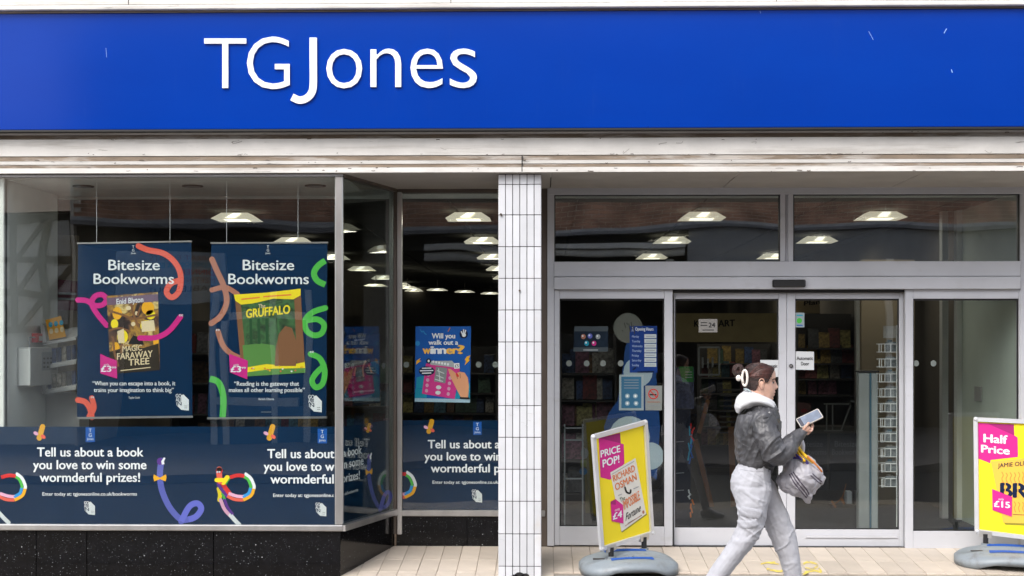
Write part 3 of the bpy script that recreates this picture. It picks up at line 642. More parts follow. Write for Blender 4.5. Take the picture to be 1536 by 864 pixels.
stroke(pl, [(117, 600), (128, 603), (135, 613), (138, 626)], 8.5, coral, 'worm', t, .0022); stroke(pl, [(134, 624), (141, 612), (138, 597)], 8, coral, 'worm', t, .0024); eyes(pl, 139, 596, .7, t)
t, pl = hang('navy poster beside the corner post with green worms round a yellow and green storybook cover', [(317, 364.5), (491, 364), (489.5, 626), (312, 627.5)], YH, (340, 447))
text(pl, 'Bitesize', (364.5, 405), (441, 405), 15.2, white_print, 'headline', t, .003, bold=.012); text(pl, 'Bookworms', (342.8, 426), (463, 426), 15.2, white_print, 'headline', t, .003, bold=.012)
logo_tg(pl, 402, 375, .75, t)
stroke(pl, [(318, 389), (325, 405), (336, 430), (340, 453), (331, 474), (317, 485)], 8.5, brownp, 'worm', t, .0022, 8); stroke(pl, [(318, 435), (338, 431), (356, 441)], 7.5, brownp, 'worm', t, .0023)
stroke(pl, [(327, 497), (334, 517), (346, 530), (362, 538)], 8, brownp, 'worm', t, .0023); eyes(pl, 327, 495, .75, t)
stroke(pl, [(488, 391), (477, 399), (471, 410), (476, 421), (488, 427)], 9, green, 'worm', t, .0022, caps=False)
stroke(pl, [(488, 462), (470, 468), (458, 480), (460, 496), (472, 503), (483, 499), (486, 487), (476, 479), (459, 481)], 8.5, green, 'worm', t, .0022, 8)
stroke(pl, [(466, 531), (480, 538), (487, 556), (484, 575), (474, 581), (468, 571), (475, 559), (486, 549)], 8.5, green, 'worm', t, .0022, 8); eyes(pl, 468, 528, .8, t)
stroke(pl, [(315, 568), (328, 574), (335, 595), (334, 626)], 9.5, green, 'worm', t, .0022, caps=False)
poly(pl, [(352, 443), (450, 434), (458, 559), (366, 565)], cover_mat('forest_cover_print', [(.01, .03, .012), (.03, .08, .03), (.05, .15, .05), (.02, .05, .02), (.09, .20, .07)], 9, 5), 'book_cover', t, .003)
poly(pl, [(353, 452), (361, 451), (371, 562), (363, 563)], barkp, 'book_cover', t, .0033); poly(pl, [(441, 438), (451, 437), (458, 556), (446, 557)], barkp, 'book_cover', t, .0033)
poly(pl, [(351, 442), (400, 439), (451, 433), (451, 443), (440, 449), (410, 448), (380, 455), (362, 457), (353, 451)], yellow, 'book_cover', t, .0036)
poly(pl, [(364, 518), (392, 515), (412, 518), (416, 548), (367, 551)], palegreen, 'book_cover', t, .0034)
poly(pl, [(365, 552), (400, 546), (430, 549), (457, 543), (458, 552), (366, 560)], yellow, 'book_cover', t, .0037); poly(pl, [(366, 559), (410, 553), (458, 552), (458, 559), (366, 565)], palegreen, 'book_cover', t, .0038)
# a plain brown hillock among the trees fills the middle of the cover
poly(pl, [(412, 549), (414, 520), (419, 500), (428, 489), (438, 492), (444, 510), (446, 530), (444, 549)], barkp, 'book_cover', t, .0040)
for u in (374, 386, 398): poly(pl, [(u, 478), (u+4, 478), (u+5, 516), (u+1, 516)], darkgreen, 'book_cover', t, .0035)
for i in range(14): ellipse(pl, rr.uniform(370, 455), rr.uniform(548, 557), 1.4, 1.2, rr.choice((amber, coral, white_print)), 'book_cover', t, .0042)
text(pl, 'The', (388, 462.5), (398, 461.5), 6, cream, 'lettering', t, .0045, bold=.02)
text(pl, 'GRUFFALO', (369.5, 477), (435, 470), 12.5, yellow, 'lettering', t, .0045, bold=.035)
for a, b_ in (((362, 449), (390, 446)), ((395, 445), (437, 442))): stroke(pl, [a, b_], 2.2, orange, 'lettering', t, .0045, caps=False)
price(pl, [(344, 530.5), (356, 535), (372, 541), (371, 569), (345, 558.5)], (346.5, 558), t)
for s_, a, b_, y in (('“Reading is the gateway that', 351.5, 448.5, 578.5), ('makes all other learning possible”', 343.5, 457, 588)): text(pl, s_, (a, y), (b_, y), 6.2, white_print, 'quotation', t, .003, bold=.018)
text(pl, 'Barack Obama', (388, 600), (411, 600), 3.2, white_print, 'small_print', t, .003); stroke(pl, [(392, 618), (407, 618)], .8, greyp, 'small_print', t, .003); logo_all(pl, 472, 604, 1.2, t)

# ------------------------------------------------------------------ bright blue scratch card poster on the rear bay glass
LP = PY(YD+.006)
t = thing('window_poster', 'bright blue poster of a hand holding pink scratch cards in the recessed window', 'poster')
quadbox(LP, [(623.5, 489.5), (706.5, 489.5), (705, 604), (622, 602.5)], .0015, 'sheet', flat('bright_blue_print', (.008, .12, .52)), t)
poly(LP, [(622.2, 597), (705, 599), (705, 604), (622, 602.5)], flat('pale_blue_print', (.45, .65, .80)), 'foot_strip', t, .001)
for q in ([(625, 566), (638, 563), (634, 582), (624, 583)], [(623, 583), (640, 583), (640, 597), (622.5, 597)], [(690, 578), (705, 574), (705, 599), (680, 598)]): poly(LP, q, teal, 'print_block', t, .0014)
for s_, a, b_, y, c in (('Will you', 648, 682.5, 507.5, 7.5), ('walk out a', 643, 687, 517, 7)): text(LP, s_, (a, y), (b_, y), c, white_print, 'headline', t, .003, bold=.035)
for i, ch in enumerate('winner?'):
    ws = (0, 12, 16.5, 25.5, 35, 45, 53, 62); text(LP, ch, (634.5+ws[i], 530.5), (634.5+ws[i+1]-1, 530.5), 11.5 if ch != '?' else 12.5, (white_print if 1 <= i <= 3 else flat('warm_yellow_print', (.9, .5, .08))), 'headline', t, .003, bold=.04)
ellipse(LP, 695.5, 501, 6.3, 6.6, navy2, 'emblem', t, .002)
for p in ([(693.5, 501), (692, 497.5)], [(695, 500), (695.5, 494.5)], [(697, 500), (698.5, 495.5)]): stroke(LP, p, 1.7, white_print, 'emblem', t, .003)
ellipse(LP, 696, 502.5, 3, 3, white_print, 'emblem', t, .0032)
poly(LP, [(639, 545), (690, 552), (682, 598.5), (633, 590.5)], pinkt, 'scratch_card', t, .0020); poly(LP, [(644, 541.5), (678, 541), (688, 552), (646, 547)], flat('silver_print', (.5, .52, .56)), 'scratch_card', t, .0022)
poly(LP, [(654, 550), (671, 552), (668, 575), (651, 572)], greyp, 'scratch_card', t, .0024)
for i in range(4): ellipse(LP, 642.5-i*.9, 562+i*8, 2.4, 2.7, pinkp, 'scratch_card', t, .0026)
for i in range(5): ellipse(LP, 676-i*.9, 559+i*8, 2.4, 2.7, pinkp, 'scratch_card', t, .0026)
for i in range(2): ellipse(LP, 658-i, 581+i*8, 4, 3, white_print, 'scratch_card', t, .0026)
for p in ([(656, 556), (666, 560)], [(655, 563), (665, 567)], [(653, 569), (664, 572)], [(658, 553), (660, 572)]): stroke(LP, p, 1.2, white_print, 'scratch_card', t, .0028)
ellipse(LP, 640, 556.5, 12, 7, navy2, 'burst', t, .0034); 
for i, (a, b_) in enumerate(((633, 647), (630, 650), (633, 647))): stroke(LP, [(a, 552.5+i*3.7), (b_, 552+i*3.7)], 1.6, white_print, 'burst', t, .004, caps=False)
ellipse(LP, 643, 541.5, 3.8, 4, navy2, 'burst', t, .0032); ellipse(LP, 643, 541.5, 1.6, 2, white_print, 'burst', t, .0036)
for i in range(6): ellipse(LP, 650+i*4.4, 542.5+i*.8, 1.5, 1.9, white_print, 'lettering', t, .0033)
poly(LP, [(681, 545), (689, 544.5), (689.5, 552.5), (681.5, 553)], white_print, 'price_tag', t, .0036); text(LP, '£5', (682.5, 551), (688, 551), 4.5, black, 'lettering', t, .0042, bold=.02)
poly(LP, [(672, 553), (676, 553.5), (684, 560), (690, 557.5), (697, 559), (702, 567), (703.5, 580), (702, 597), (692, 597), (686, 586), (677, 568)], skinp, 'printed_hand', t, .0045)
for p in ([(684, 561), (686.5, 568)], [(690, 560), (690.5, 567)]): stroke(LP, p, .8, barkp, 'printed_hand', t, .005)
stroke(LP, [(685, 561), (687, 564)], 3, red, 'printed_hand', t, .0052); stroke(LP, [(691, 597), (703, 597.5)], 3, black, 'printed_hand', t, .0052)
for q in ([(700, 535), (705.5, 533), (703, 539), (705, 540), (697, 548), (699, 541), (697, 540)], [(625, 541), (631, 537), (629, 541), (632, 541), (624, 547)]): poly(LP, q, amber, 'lightning_flash', t, .003)
ellipse(LP, 626.5, 515, 3.4, 3.8, skyb, 'print_block', t, .002); stroke(LP, [(630.5, 494.5), (633, 498), (635, 496.5), (637, 500), (639.5, 501.5)], 1.5, skyb, 'print_block', t, .002); stroke(LP, [(672, 497), (675, 492)], 1.2, orange, 'print_block', t, .002)

# ------------------------------------------------------------------ dim poster behind the return pane
DP = Pl(A0-sn*.35, sn)
t = thing('window_poster', 'dim navy and plum poster seen through the slanting return pane', 'poster')
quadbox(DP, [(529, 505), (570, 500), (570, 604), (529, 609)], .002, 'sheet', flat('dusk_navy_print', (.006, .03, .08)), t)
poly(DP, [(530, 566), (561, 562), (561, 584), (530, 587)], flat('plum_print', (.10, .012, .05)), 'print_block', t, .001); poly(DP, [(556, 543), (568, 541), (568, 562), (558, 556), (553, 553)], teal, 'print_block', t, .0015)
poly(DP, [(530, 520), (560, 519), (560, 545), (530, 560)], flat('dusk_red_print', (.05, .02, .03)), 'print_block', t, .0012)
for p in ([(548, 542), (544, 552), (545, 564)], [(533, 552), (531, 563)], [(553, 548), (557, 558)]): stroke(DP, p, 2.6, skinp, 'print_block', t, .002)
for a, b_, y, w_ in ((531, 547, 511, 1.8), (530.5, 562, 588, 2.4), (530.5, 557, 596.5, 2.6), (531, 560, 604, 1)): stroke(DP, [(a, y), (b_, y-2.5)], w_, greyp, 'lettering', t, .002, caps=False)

# ------------------------------------------------------------------ notices on the entrance panes
EN = PY(-.012)
def notice(label, q, m, cat='notice', pl=EN): t = thing('notice', label, cat); quadbox(pl, q, .001, 'sheet', m, t); return t
nd = flat('decal_navy', (.004, .04, .16)); pd = flat('decal_pale', (.34, .42, .48))
t = thing('window_decal', 'tall wavy navy decal with large pale discs on the left fixed pane', 'window decal')
DE = PY(-.010)
poly(DE, [(938, 520), (946, 500), (975, 490), (984, 560), (990, 640), (985, 720), (960, 700), (935, 690), (908, 668), (906, 640), (914, 618), (926, 602), (931, 575)], nd, 'print_block', t, .0)
for u, v, r, m in ((942, 492, 22, flat('decal_taupe', (.13, .13, .115))), (957, 558, 22, pd), (944, 656, 31, pd), (976, 684, 20, pd)): ellipse(DE, u, v, r, r*1.03, m, 'disc', t, .001)
for i in range(6): stroke(DE, [(933+i*3.4, 484+rr.uniform(-4, 12)), (935+i*3.4, 489+rr.uniform(-4, 12))], 1.4, shelfm, 'disc', t, .002, caps=False)
t = notice('dark landscape notice with two rows of small coloured icons on the left fixed pane', [(861.5, 489.5), (912, 489.5), (912, 527.5), (860, 527.5)], flat('notice_navy', (.008, .02, .045)))
poly(EN, [(861.5, 489.5), (912, 489.5), (912, 497), (861.3, 497)], flat('notice_slate', (.06, .075, .09)), 'header_strip', t, .001); poly(EN, [(860.4, 521), (912, 521), (912, 527.5), (860, 527.5)], flat('notice_slate', (.06, .075, .09)), 'footer_strip', t, .001)
for (u, v), m in zip(((875, 505), (885, 504), (897, 505), (880, 515), (891, 515)), (brownp, purple, greyp, teal, magenta)): ellipse(EN, u, v, 3.6, 3.8, m, 'icon', t, .002); ellipse(EN, u-1, v-1, 1.3, 1.5, white_print, 'icon', t, .003)
stroke(EN, [(875, 525), (897, 525)], 2.4, greyp, 'lettering', t, .002, caps=False)
t = notice('royal blue opening hours board with seven pale rows on the left fixed pane', [(944.5, 489), (985.5, 489), (986, 559), (944.5, 559)], flat('hours_blue', (.006, .045, .27)))
text(EN, 'Opening Hours', (953, 495.8), (980, 495.8), 4.6, white_print, 'headline', t, .002, bold=.012); logo_tg(EN, 949, 494, .35, t)
for i, d in enumerate(('Monday', 'Tuesday', 'Wednesday', 'Thursday', 'Friday', 'Saturday', 'Sunday')):
    y = 506.3+i*7.15; text(EN, d, (948, y), (948+1.75*len(d), y), 3.3, flat('hours_pale', (.45, .55, .75)), 'lettering', t, .002)
    poly(EN, [(966.5, y-5), (984.5, y-5), (984.5, y+.9), (966.5, y+.9)], flat('pale_row', (.50, .55, .58)), 'hours_row', t, .002); stroke(EN, [(969, y-1.8), (982, y-1.8)], 1.1, greyp, 'hours_row', t, .003, caps=False)
for p in ([(949, 555), (954, 551)], [(956, 558), (981, 557.5)]): stroke(EN, p, 2, navy2, 'lettering', t, .003, caps=False)
t = notice('blue poster in a white border with four line icons on the left fixed pane', [(929, 562), (965.5, 562), (965.5, 615.5), (928.5, 615.5)], flat('border_white', (.42, .48, .52)), 'poster')
poly(EN, [(932, 565), (962, 565), (962, 612), (932, 612)], flat('notice_blue', (.035, .14, .26)), 'print_block', t, .002)
for i in range(4): stroke(EN, [(936, 570+i*4), (958, 570+i*4)], .9, greyp, 'lettering', t, .003, caps=False)
for u, v in ((941, 594), (953, 594), (941, 605), (954, 605)): ellipse(EN, u, v, 3.6, 3.6, flat('notice_pale', (.30, .42, .50)), 'icon', t, .003); ellipse(EN, u, v, 1.5, 1.8, white_print, 'icon', t, .004)
t = notice('square white no smoking sign with a red ring on the left fixed pane', [(968, 578.5), (993.5, 578.5), (993, 615.5), (968, 615.5)], flat('sign_grey_white', (.36, .36, .36)), 'sign')
ring = MB(); ribbon(EN, [(980+7*math.cos(a*.3927), 591+7*math.sin(a*.3927)) for a in range(17)], 1.5, ring, .002, 2); link('ring', ring.mesh('ring'), red, t)
stroke(EN, [(975, 586), (985, 596)], 1.4, red, 'ring', t, .0026); stroke(EN, [(975, 592), (984, 592)], 1.7, black, 'cigarette', t, .002)
for y, m in ((603, brownp), (608, greyp)): stroke(EN, [(971, y), (990, y)], 1.1, m, 'lettering', t, .002, caps=False)
D1 = PY(.045)
t = notice('small grey sticker with a card symbol near the top of the left sliding door', [(1048, 478.5), (1076, 478.5), (1076, 498.5), (1048, 498.5)], flat('sticker_grey', (.26, .25, .235)), 'sticker', D1)
for a, b_, y in ((1051, 1061, 484), (1051, 1061, 488), (1054, 1071, 495)): stroke(D1, [(a, y), (b_, y)], 1.1, black, 'lettering', t, .002, caps=False)
text(D1, '24', (1063, 491), (1072.5, 491), 7, black, 'lettering', t, .002, bold=.02)
t = notice('white paper door notice partly hidden behind the walking woman', [(1140.5, 540), (1167.5, 540), (1167.5, 565.5), (1140.5, 565.5)], flat('paper', (.60, .62, .64)), 'notice', D1)
text(D1, 'Automatic', (1142.5, 551), (1166, 551), 4.6, black, 'lettering', t, .002, bold=.02); text(D1, 'Door', (1149, 558), (1160, 558), 4.6, black, 'lettering', t, .002, bold=.02)
t = notice('white paper notice reading automatic door on the right sliding door', [(1193.5, 527), (1221, 527.5), (1221, 555), (1193.5, 554.5)], flat('paper', (.60, .62, .64)), 'notice', D1)
text(D1, 'Automatic', (1195, 540), (1219.5, 540), 5.2, black, 'lettering', t, .002, bold=.02); text(D1, 'Door', (1201.5, 548), (1213.5, 548), 5.2, black, 'lettering', t, .002, bold=.02)
t = notice('small pale sticker with a green picture high on the right sliding door', [(1193, 469), (1206.5, 469), (1206.5, 491), (1193, 491)], flat('sticker_pale', (.30, .37, .40)), 'sticker', D1)
ellipse(D1, 1199, 481, 4, 4, green, 'icon', t, .002); stroke(D1, [(1195, 473), (1204, 473)], 1.6, teal, 'lettering', t, .002, caps=False); stroke(D1, [(1195, 488), (1204, 488)], 1.6, royal, 'lettering', t, .002, caps=False)
# ------------------------------------------------------------------ swinging pavement signs
plast = mat('grey_plastic', (.235, .27, .30), rough=.42, var=.07, vscale=6, bump=.05, bscale=40); dirty(plast, (.13, .12, .11), scale=9, lo=.52, hi=.72, amt=.6); snapf = mat('snap_frame_silver', (.66, .67, .70), rough=.3, metal=.35, var=.06, vscale=5)
def gloor(x, y): return gz(y)-.0
def aboard(label, TL, TR, BR, BL, base_c, base_dir, lx, ly, posts):
    """TL..BL: world corners of the outer frame"""
    t = thing('pavement_sign', label, 'pavement sign', (base_c[0], base_c[1], gz(base_c[1])), group='swinging pavement signs outside the doors')
    n = (TR-TL).cross(BL-TL).normalized(); n = n if n.dot(EYE-TL) > 0 else -n
    e = [(TL, TR), (TR, BR), (BR, BL), (BL, TL)]
    for a, b_ in e: 
        d = (b_-a).normalized(); mb = MB(); mb.beam(a-n*.006+d*.0, b_-n*.006-d*.0, .034, .026, up=n); mb.build('frame_bar', snapf, t)
    for c in (TL, TR, BR, BL): MB().sphere(c-n*.006, .0215, seg=12, rings=8).build('frame_corner', snapf, t, smooth=True)
    c = (TL+TR+BR+BL)/4; k = .985
    q = [c+(p-c)*k-n*.012 for p in (TL, TR, BR, BL)]
    MB().add(q+[p-n*.004 for p in q], [(0, 1, 2, 3), (7, 6, 5, 4), (0, 4, 5, 1), (1, 5, 6, 2), (2, 6, 7, 3), (3, 7, 4, 0)]).build('poster_sheet', yellow, t)
    # water filled base: domed plan with an arched underside
    ux = Vector((math.cos(base_dir), math.sin(base_dir), 0)); uy = Vector((-ux.y, ux.x, 0)); bc = Vector((base_c[0], base_c[1], 0))
    NU, NV = 34, 22; vs = []; fs = []
    def prof(a, b_):
        r = (abs(a)**2.6+abs(b_)**2.6)**(1/2.6)
        top = .052+.062*max(0, 1-r**3.4)**.6
        ridge = .014*math.exp(-((abs(b_)-.42)/.10)**2)*(1-min(1, r)**4) - .010*math.exp(-(b_/.22)**2)*(1-min(1, r)**4)
        return top+ridge
    def rim(a): return 1.0
    grid = []
    for i in range(NU+1):
        row = []
        for j in range(NV+1):
            a = -1+2*i/NU; b_ = -1+2*j/NV
            # square -> superellipse plan
            m_ = max(abs(a), abs(b_)); r_ = (abs(a)**2.6+abs(b_)**2.6)**(1/2.6); s_ = m_/r_ if r_ > 1e-6 else 1
            A, B = a*s_, b_*s_
            p = bc+ux*(A*lx)+uy*(B*ly); arch = .062*max(0, 1-(A/.66)**2)*abs(B)**1.2
            row.append((p, prof(A, B), arch))
        grid.append(row)
    for sgn in (1, 0):
        for i in range(NU+1):
            for j in range(NV+1):
                p, h, ar = grid[i][j]; z0 = gz(p.y)
                vs.append((p.x, p.y, z0+(h+ar*.5 if sgn else .003+min(ar, h*.8))))
    K = (NU+1)*(NV+1)
    for i in range(NU):
        for j in range(NV):
            a = i*(NV+1)+j; fs.append((a, a+NV+1, a+NV+2, a+1)); fs.append((K+a, K+a+1, K+a+NV+2, K+a+NV+1))
    bd = [(i, 0) for i in range(NU)]+[(NU, j) for j in range(NV)]+[(i, NV) for i in range(NU, 0, -1)]+[(0, j) for j in range(NV, 0, -1)]
    for k_ in range(len(bd)):
        a = bd[k_][0]*(NV+1)+bd[k_][1]; q_ = bd[(k_+1) % len(bd)]; b_ = q_[0]*(NV+1)+q_[1]; fs.append((a, b_, K+b_, K+a))
    base = MB().add(vs, fs).build('base', plast, t, smooth=True)
    tree = BVHTree.FromPolygons([Vector(v) for v in vs[:K]], [f for f in fs if max(f) < K])
    def down(p): 
        h = tree.ray_cast(Vector((p.x, p.y, 2)), Vector((0, 0, -1)))[0]; return h if h else Vector((p.x, p.y, gz(p.y)+.05))
    for sg in (-1, 1):       # blue side stickers
        mb = MB(); 
        for k_ in range(9):
            for w_ in (-2, -1, 0, 1, 2):
                p = down(bc+ux*(-.26*lx/.37+.52*lx/.37*k_/8)*.62+uy*(sg*ly*.44+w_*.017)); mb.v.append((p.x, p.y, p.z+.004))
        for k_ in range(8):
            for q5 in range(4): a = 5*k_+q5; mb.f.append((a, a+1, a+6, a+5))
        link('blue_sticker', mb.mesh('blue_sticker'), flat('sticker_blue', (.02, .09, .38)), t)
    h = down(bc-ux*lx*.62-uy*ly*.05); MB().box(h+Vector((-.045, -.018, -.002)), h+Vector((.045, .018, .004))).build('carry_slot', shelfm, t)
    h = down(bc+ux*.02); MB().disc(h, .022, Vector((0, 0, 1)), .010).build('filler_cap', plast, t)
    for f_ in posts:
        p = BL+(BR-BL)*f_; h = down(p); q = p-Vector((0, 0, .012))
        MB().tube([h+Vector((0, 0, -.01)), h+Vector((0, 0, .014))], .036, 14).build('spring_collar', plast, t)
        MB().tube([h+Vector((0, 0, .012)), Vector((p.x, p.y, p.z-.012))], .021, 14).build('spring', rubber, t)
        MB().beam(p-(BR-BL).normalized()*.05-Vector((0, 0, .016)), p+(BR-BL).normalized()*.05-Vector((0, 0, .016)), .05, .02, up=n).build('bracket', chrome, t)
    return t, Pl(c-n*.012, n)
TLb = at(891, 655.5, -1.13); BLb = at(903.5, 823, -.96); BRb = at(978.5, 799.5, -.55); n_ = (BRb-BLb).cross(TLb-BLb); TRb = Pl(BLb, n_)(968.5, 633.5)
t, pl = aboard('swinging sign with a yellow price poster, turned and leaning, before the left fixed pane', TLb, TRb, BRb, BLb, (at(943, 838, -.88).x, -.84), .16, .385, .30, (.17, .83))
poly(pl, [(898, 657), (930, 649.3), (931, 665), (935.4, 666.3), (936.5, 695), (915, 719.7), (900.6, 716)], magenta, 'price_burst', t, .001); poly(pl, [(898, 657), (930, 649.3), (931, 665)], magenta_dk, 'price_burst', t, .0014)
text(pl, 'PRICE', (901, 686), (929.8, 677.6), 10, white_print, 'headline', t, .003, bold=.03, up=(-.06, -1)); text(pl, 'POP!', (904, 701), (928.6, 693.5), 11, white_print, 'headline', t, .003, bold=.03, up=(-.06, -1))
poly(pl, [(933, 799), (931, 796), (969, 768), (970.5, 772)], flat('olive_print', (.30, .26, .03)), 'book_shade_print', t, .0012)
poly(pl, [(915.2, 708.8), (952.9, 687), (969, 770.7), (932, 797.4)], flat('paper_cream_print', (.74, .72, .66)), 'book_cover', t, .0018)
oj = flat('burnt_orange_print', (.72, .20, .06)); U = (-.19, -1)
for s_, p0_, p1_, c in (('RICHARD', (920, 722.5), (952.3, 706), 9.2), ('OSMAN', (923.2, 735.8), (954.8, 719), 9.6), ('IMPOSSIBLE', (936, 764.6), (960, 748.8), 13)): text(pl, s_, p0_, p1_, c, oj, 'lettering', t, .004, bold=.02, up=U)
text(pl, 'The', (930, 753), (937.5, 749), 6, darkgreen, 'lettering', t, .004, up=U); text(pl, 'Fortune', (938, 781.5), (960, 766.5), 12, black, 'lettering', t, .004, up=(.1, -1), bold=.01)
stroke(pl, [(941, 785), (962, 773)], .7, black, 'lettering', t, .004, caps=False); stroke(pl, [(917, 711.5), (951, 691.5)], .8, greyp, 'lettering', t, .004, caps=False); stroke(pl, [(937, 789), (962, 772.5)], .8, brownp, 'lettering', t, .004, caps=False)
stroke(pl, [(937, 731), (939.5, 738), (944.5, 739.5), (945.5, 735)], 2.6, black, 'cat_silhouette', t, .004); stroke(pl, [(927, 743), (932, 741)], 1, greyp, 'lettering', t, .004); stroke(pl, [(950, 733), (957, 730)], 1.2, greyp, 'lettering', t, .004)
ellipse(pl, 964.5, 768, 1.7, 2.6, brownp, 'lettering', t, .004)
poly(pl, [(915.2, 752.5), (922.5, 748.4), (934, 757.3), (934.6, 785.3), (917, 781.6)], magenta, 'price_tag', t, .005); poly(pl, [(915.2, 752.5), (922.5, 748.4), (923, 757), (915.4, 756)], magenta_dk, 'price_tag', t, .0054)
text(pl, '£4', (918.8, 779.5), (932, 775), 9.5, white_print, 'lettering', t, .006, bold=.03); text(pl, 'only', (921.5, 767), (929, 764.5), 3.5, white_print, 'lettering', t, .006, up=(-.06, -1))
TLr = at(1463.5, 629, -.38); BLr = at(1465.5, 797, -.40); BRr = at(1577, 811, -.70); TRr = Pl(BLr, (BRr-BLr).cross(TLr-BLr))(1575, 634)
t, pl = aboard('swinging sign with a yellow half price cookbook poster before the right fixed pane', TLr, TRr, BRr, BLr, (at(1528, 838, -.72).x, -.62), -.22, .46, .27, (.12, .85))
poly(pl, [(1466.7, 634.3), (1520.8, 636.5), (1521.5, 653), (1526.5, 656.3), (1527, 685.5), (1486, 690), (1485.2, 694.8), (1467.2, 687.7)], magenta, 'price_burst', t, .001); poly(pl, [(1480, 634.8), (1520.8, 636.5), (1521.5, 653)], magenta_dk, 'price_burst', t, .0014)
text(pl, 'Half', (1476, 663), (1511, 665.7), 12, white_print, 'headline', t, .003, bold=.035); text(pl, 'Price', (1472.4, 678.3), (1514, 681.8), 11, white_print, 'headline', t, .003, bold=.035)
poly(pl, [(1486.5, 692), (1561, 685), (1574, 786), (1505, 784)], flat('cookbook_orange_print', (.86, .50, .07)), 'book_cover', t, .0018); poly(pl, [(1506, 783.5), (1574, 786), (1574, 790), (1508, 787)], flat('olive_print', (.30, .26, .03)), 'book_shade_print', t, .0012)
text(pl, 'JAMIE OLIVER', (1497, 701.5), (1552, 696.5), 6.2, navy2, 'lettering', t, .004, bold=.012)
for i in range(9):
    x = 1503+i*6.2
    for y0 in (708, 752): stroke(pl, [(x, y0+rr.uniform(0, 3)), (x+2, y0+5), (x, y0+10), (x+2, y0+16)], 1.3, orange, 'steam_line', t, .0028)
text(pl, 'B', (1501.5, 745.5), (1518, 745.8), 21, navy2, 'lettering', t, .004, bold=.035); text(pl, 'R', (1520.5, 746), (1541, 746.4), 21, navy2, 'lettering', t, .004, bold=.035)
for x in (1508, 1527): stroke(pl, [(x, 723.5), (x, 747.5)], 1.2, flat('cookbook_orange_print', (.86, .50, .07)), 'lettering', t, .0055, caps=False)
stroke(pl, [(1519, 771.5), (1540, 772.5)], 1, barkp, 'lettering', t, .004, caps=False)
poly(pl, [(1488.5, 733.3), (1518.6, 745.4), (1518, 775), (1489, 765)], magenta, 'price_tag', t, .0065); text(pl, '£15', (1491.8, 759.8), (1515, 762), 8.8, white_print, 'lettering', t, .0075, bold=.035); text(pl, 'only', (1498, 750), (1506, 750.5), 3.4, white_print, 'lettering', t, .0075)

# ------------------------------------------------------------------ inside of the shop
ZC = 3.06; XW = at(-30, 500, YF).x; XRW = at(1531, 500, .1).x+.02
ir = tag(MB().box((XW-.3, YD+.06, -.10), (8.2, 23, -.004)).build('shop_floor', carpet), kind='structure')
struct(MB().box((XL, YF+.055, -.25), (A0.x-.03, .06, .46)), 'window_plinth', shelfm)
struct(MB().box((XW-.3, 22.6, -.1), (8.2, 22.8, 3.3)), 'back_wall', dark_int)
lw = thing('side_wall', 'white plastered side wall at the left end of the front bay', 'wall', (at(8, 500, YF+.1).x, YF, 0))
xl = at(8, 500, YF+.06).x
MB().box((xl-.25, YF+.06, -.1), (xl, .16, 3.0)).build('wall_face', plaster, lw)
MB().cbox((XL-.1, YF+.03, .5), (xl-.0, YF+.10, 3.0), .004).build('end_post', plaster, lw)
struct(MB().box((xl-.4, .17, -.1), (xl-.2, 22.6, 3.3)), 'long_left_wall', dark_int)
# ceiling of 1.2 m boards between dark runners
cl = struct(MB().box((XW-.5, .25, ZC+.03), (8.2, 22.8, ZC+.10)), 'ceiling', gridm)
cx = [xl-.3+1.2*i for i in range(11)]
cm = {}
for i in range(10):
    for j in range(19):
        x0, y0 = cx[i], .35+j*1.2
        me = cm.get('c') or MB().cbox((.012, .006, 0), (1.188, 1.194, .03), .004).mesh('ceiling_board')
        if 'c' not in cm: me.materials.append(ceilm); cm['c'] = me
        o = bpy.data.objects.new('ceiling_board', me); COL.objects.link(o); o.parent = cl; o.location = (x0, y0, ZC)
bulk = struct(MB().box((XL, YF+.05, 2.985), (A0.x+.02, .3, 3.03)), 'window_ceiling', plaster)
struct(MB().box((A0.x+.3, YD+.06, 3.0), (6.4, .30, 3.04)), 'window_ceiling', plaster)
struct(MB().box((XL, .30, 2.965), (6.4, .335, 3.08)), 'ceiling_edge', plaster)
for i, (u, w_) in enumerate(((125, 'left'), (289, 'middle'), (473, 'right'))):
    p = at(u, 277.5, YF+.05); Y = EYE.y+(2.983-EYE.z)/((HOR-277.5)/FPX); X = at(u, 300, Y).x
    t = thing('downlight', f'dark round recessed downlight in the window ceiling, {w_} one of three', 'downlight', (X, Y, 2.98), group='downlights over the front bay')
    MB().disc((X, Y, 2.984), .085, Vector((0, 0, -1)), .008, 24).build('rim', shelfm, t); MB().disc((X, Y, 2.975), .06, Vector((0, 0, -1)), .003, 20).build('lens', greyp, t)
# hipped ceiling lights, receding in rows
shade = mat('light_shade', (.7, .66, .5), rough=.6, var=.03, emit=(1.0, .93, .72), estr=.26); lampm = mat('lamp_glow', (.9, .88, .8), var=0, emit=(1, .97, .86), estr=.75)
frs = MB(); w0, w1, l0, l1, hh = .225, .135, .225, .14, .065
frs.add([(-w0, -l0, 0), (w0, -l0, 0), (w0, l0, 0), (-w0, l0, 0), (-w1, -l1, hh), (w1, -l1, hh), (w1, l1, hh), (-w1, l1, hh)], [(0, 3, 2, 1), (4, 5, 6, 7), (0, 1, 5, 4), (1, 2, 6, 5), (2, 3, 7, 6), (3, 0, 4, 7)])
shm = frs.mesh('shade'); shm.materials.append(shade)
lmp = MB().add([(-.08, -.224, .008), (.02, -.224, .008), (.075, -.156, .060), (-.01, -.156, .060), (-.01, -.17, .05)], [(0, 1, 2, 3)]).add([(-.12, -.12, -.004), (.12, -.12, -.004), (.12, .12, -.004), (-.12, .12, -.004)], [(0, 3, 2, 1)]).mesh('lamp'); 
for v in lmp.vertices:
    if v.co.z > 0: v.co.y -= .004+.12*0
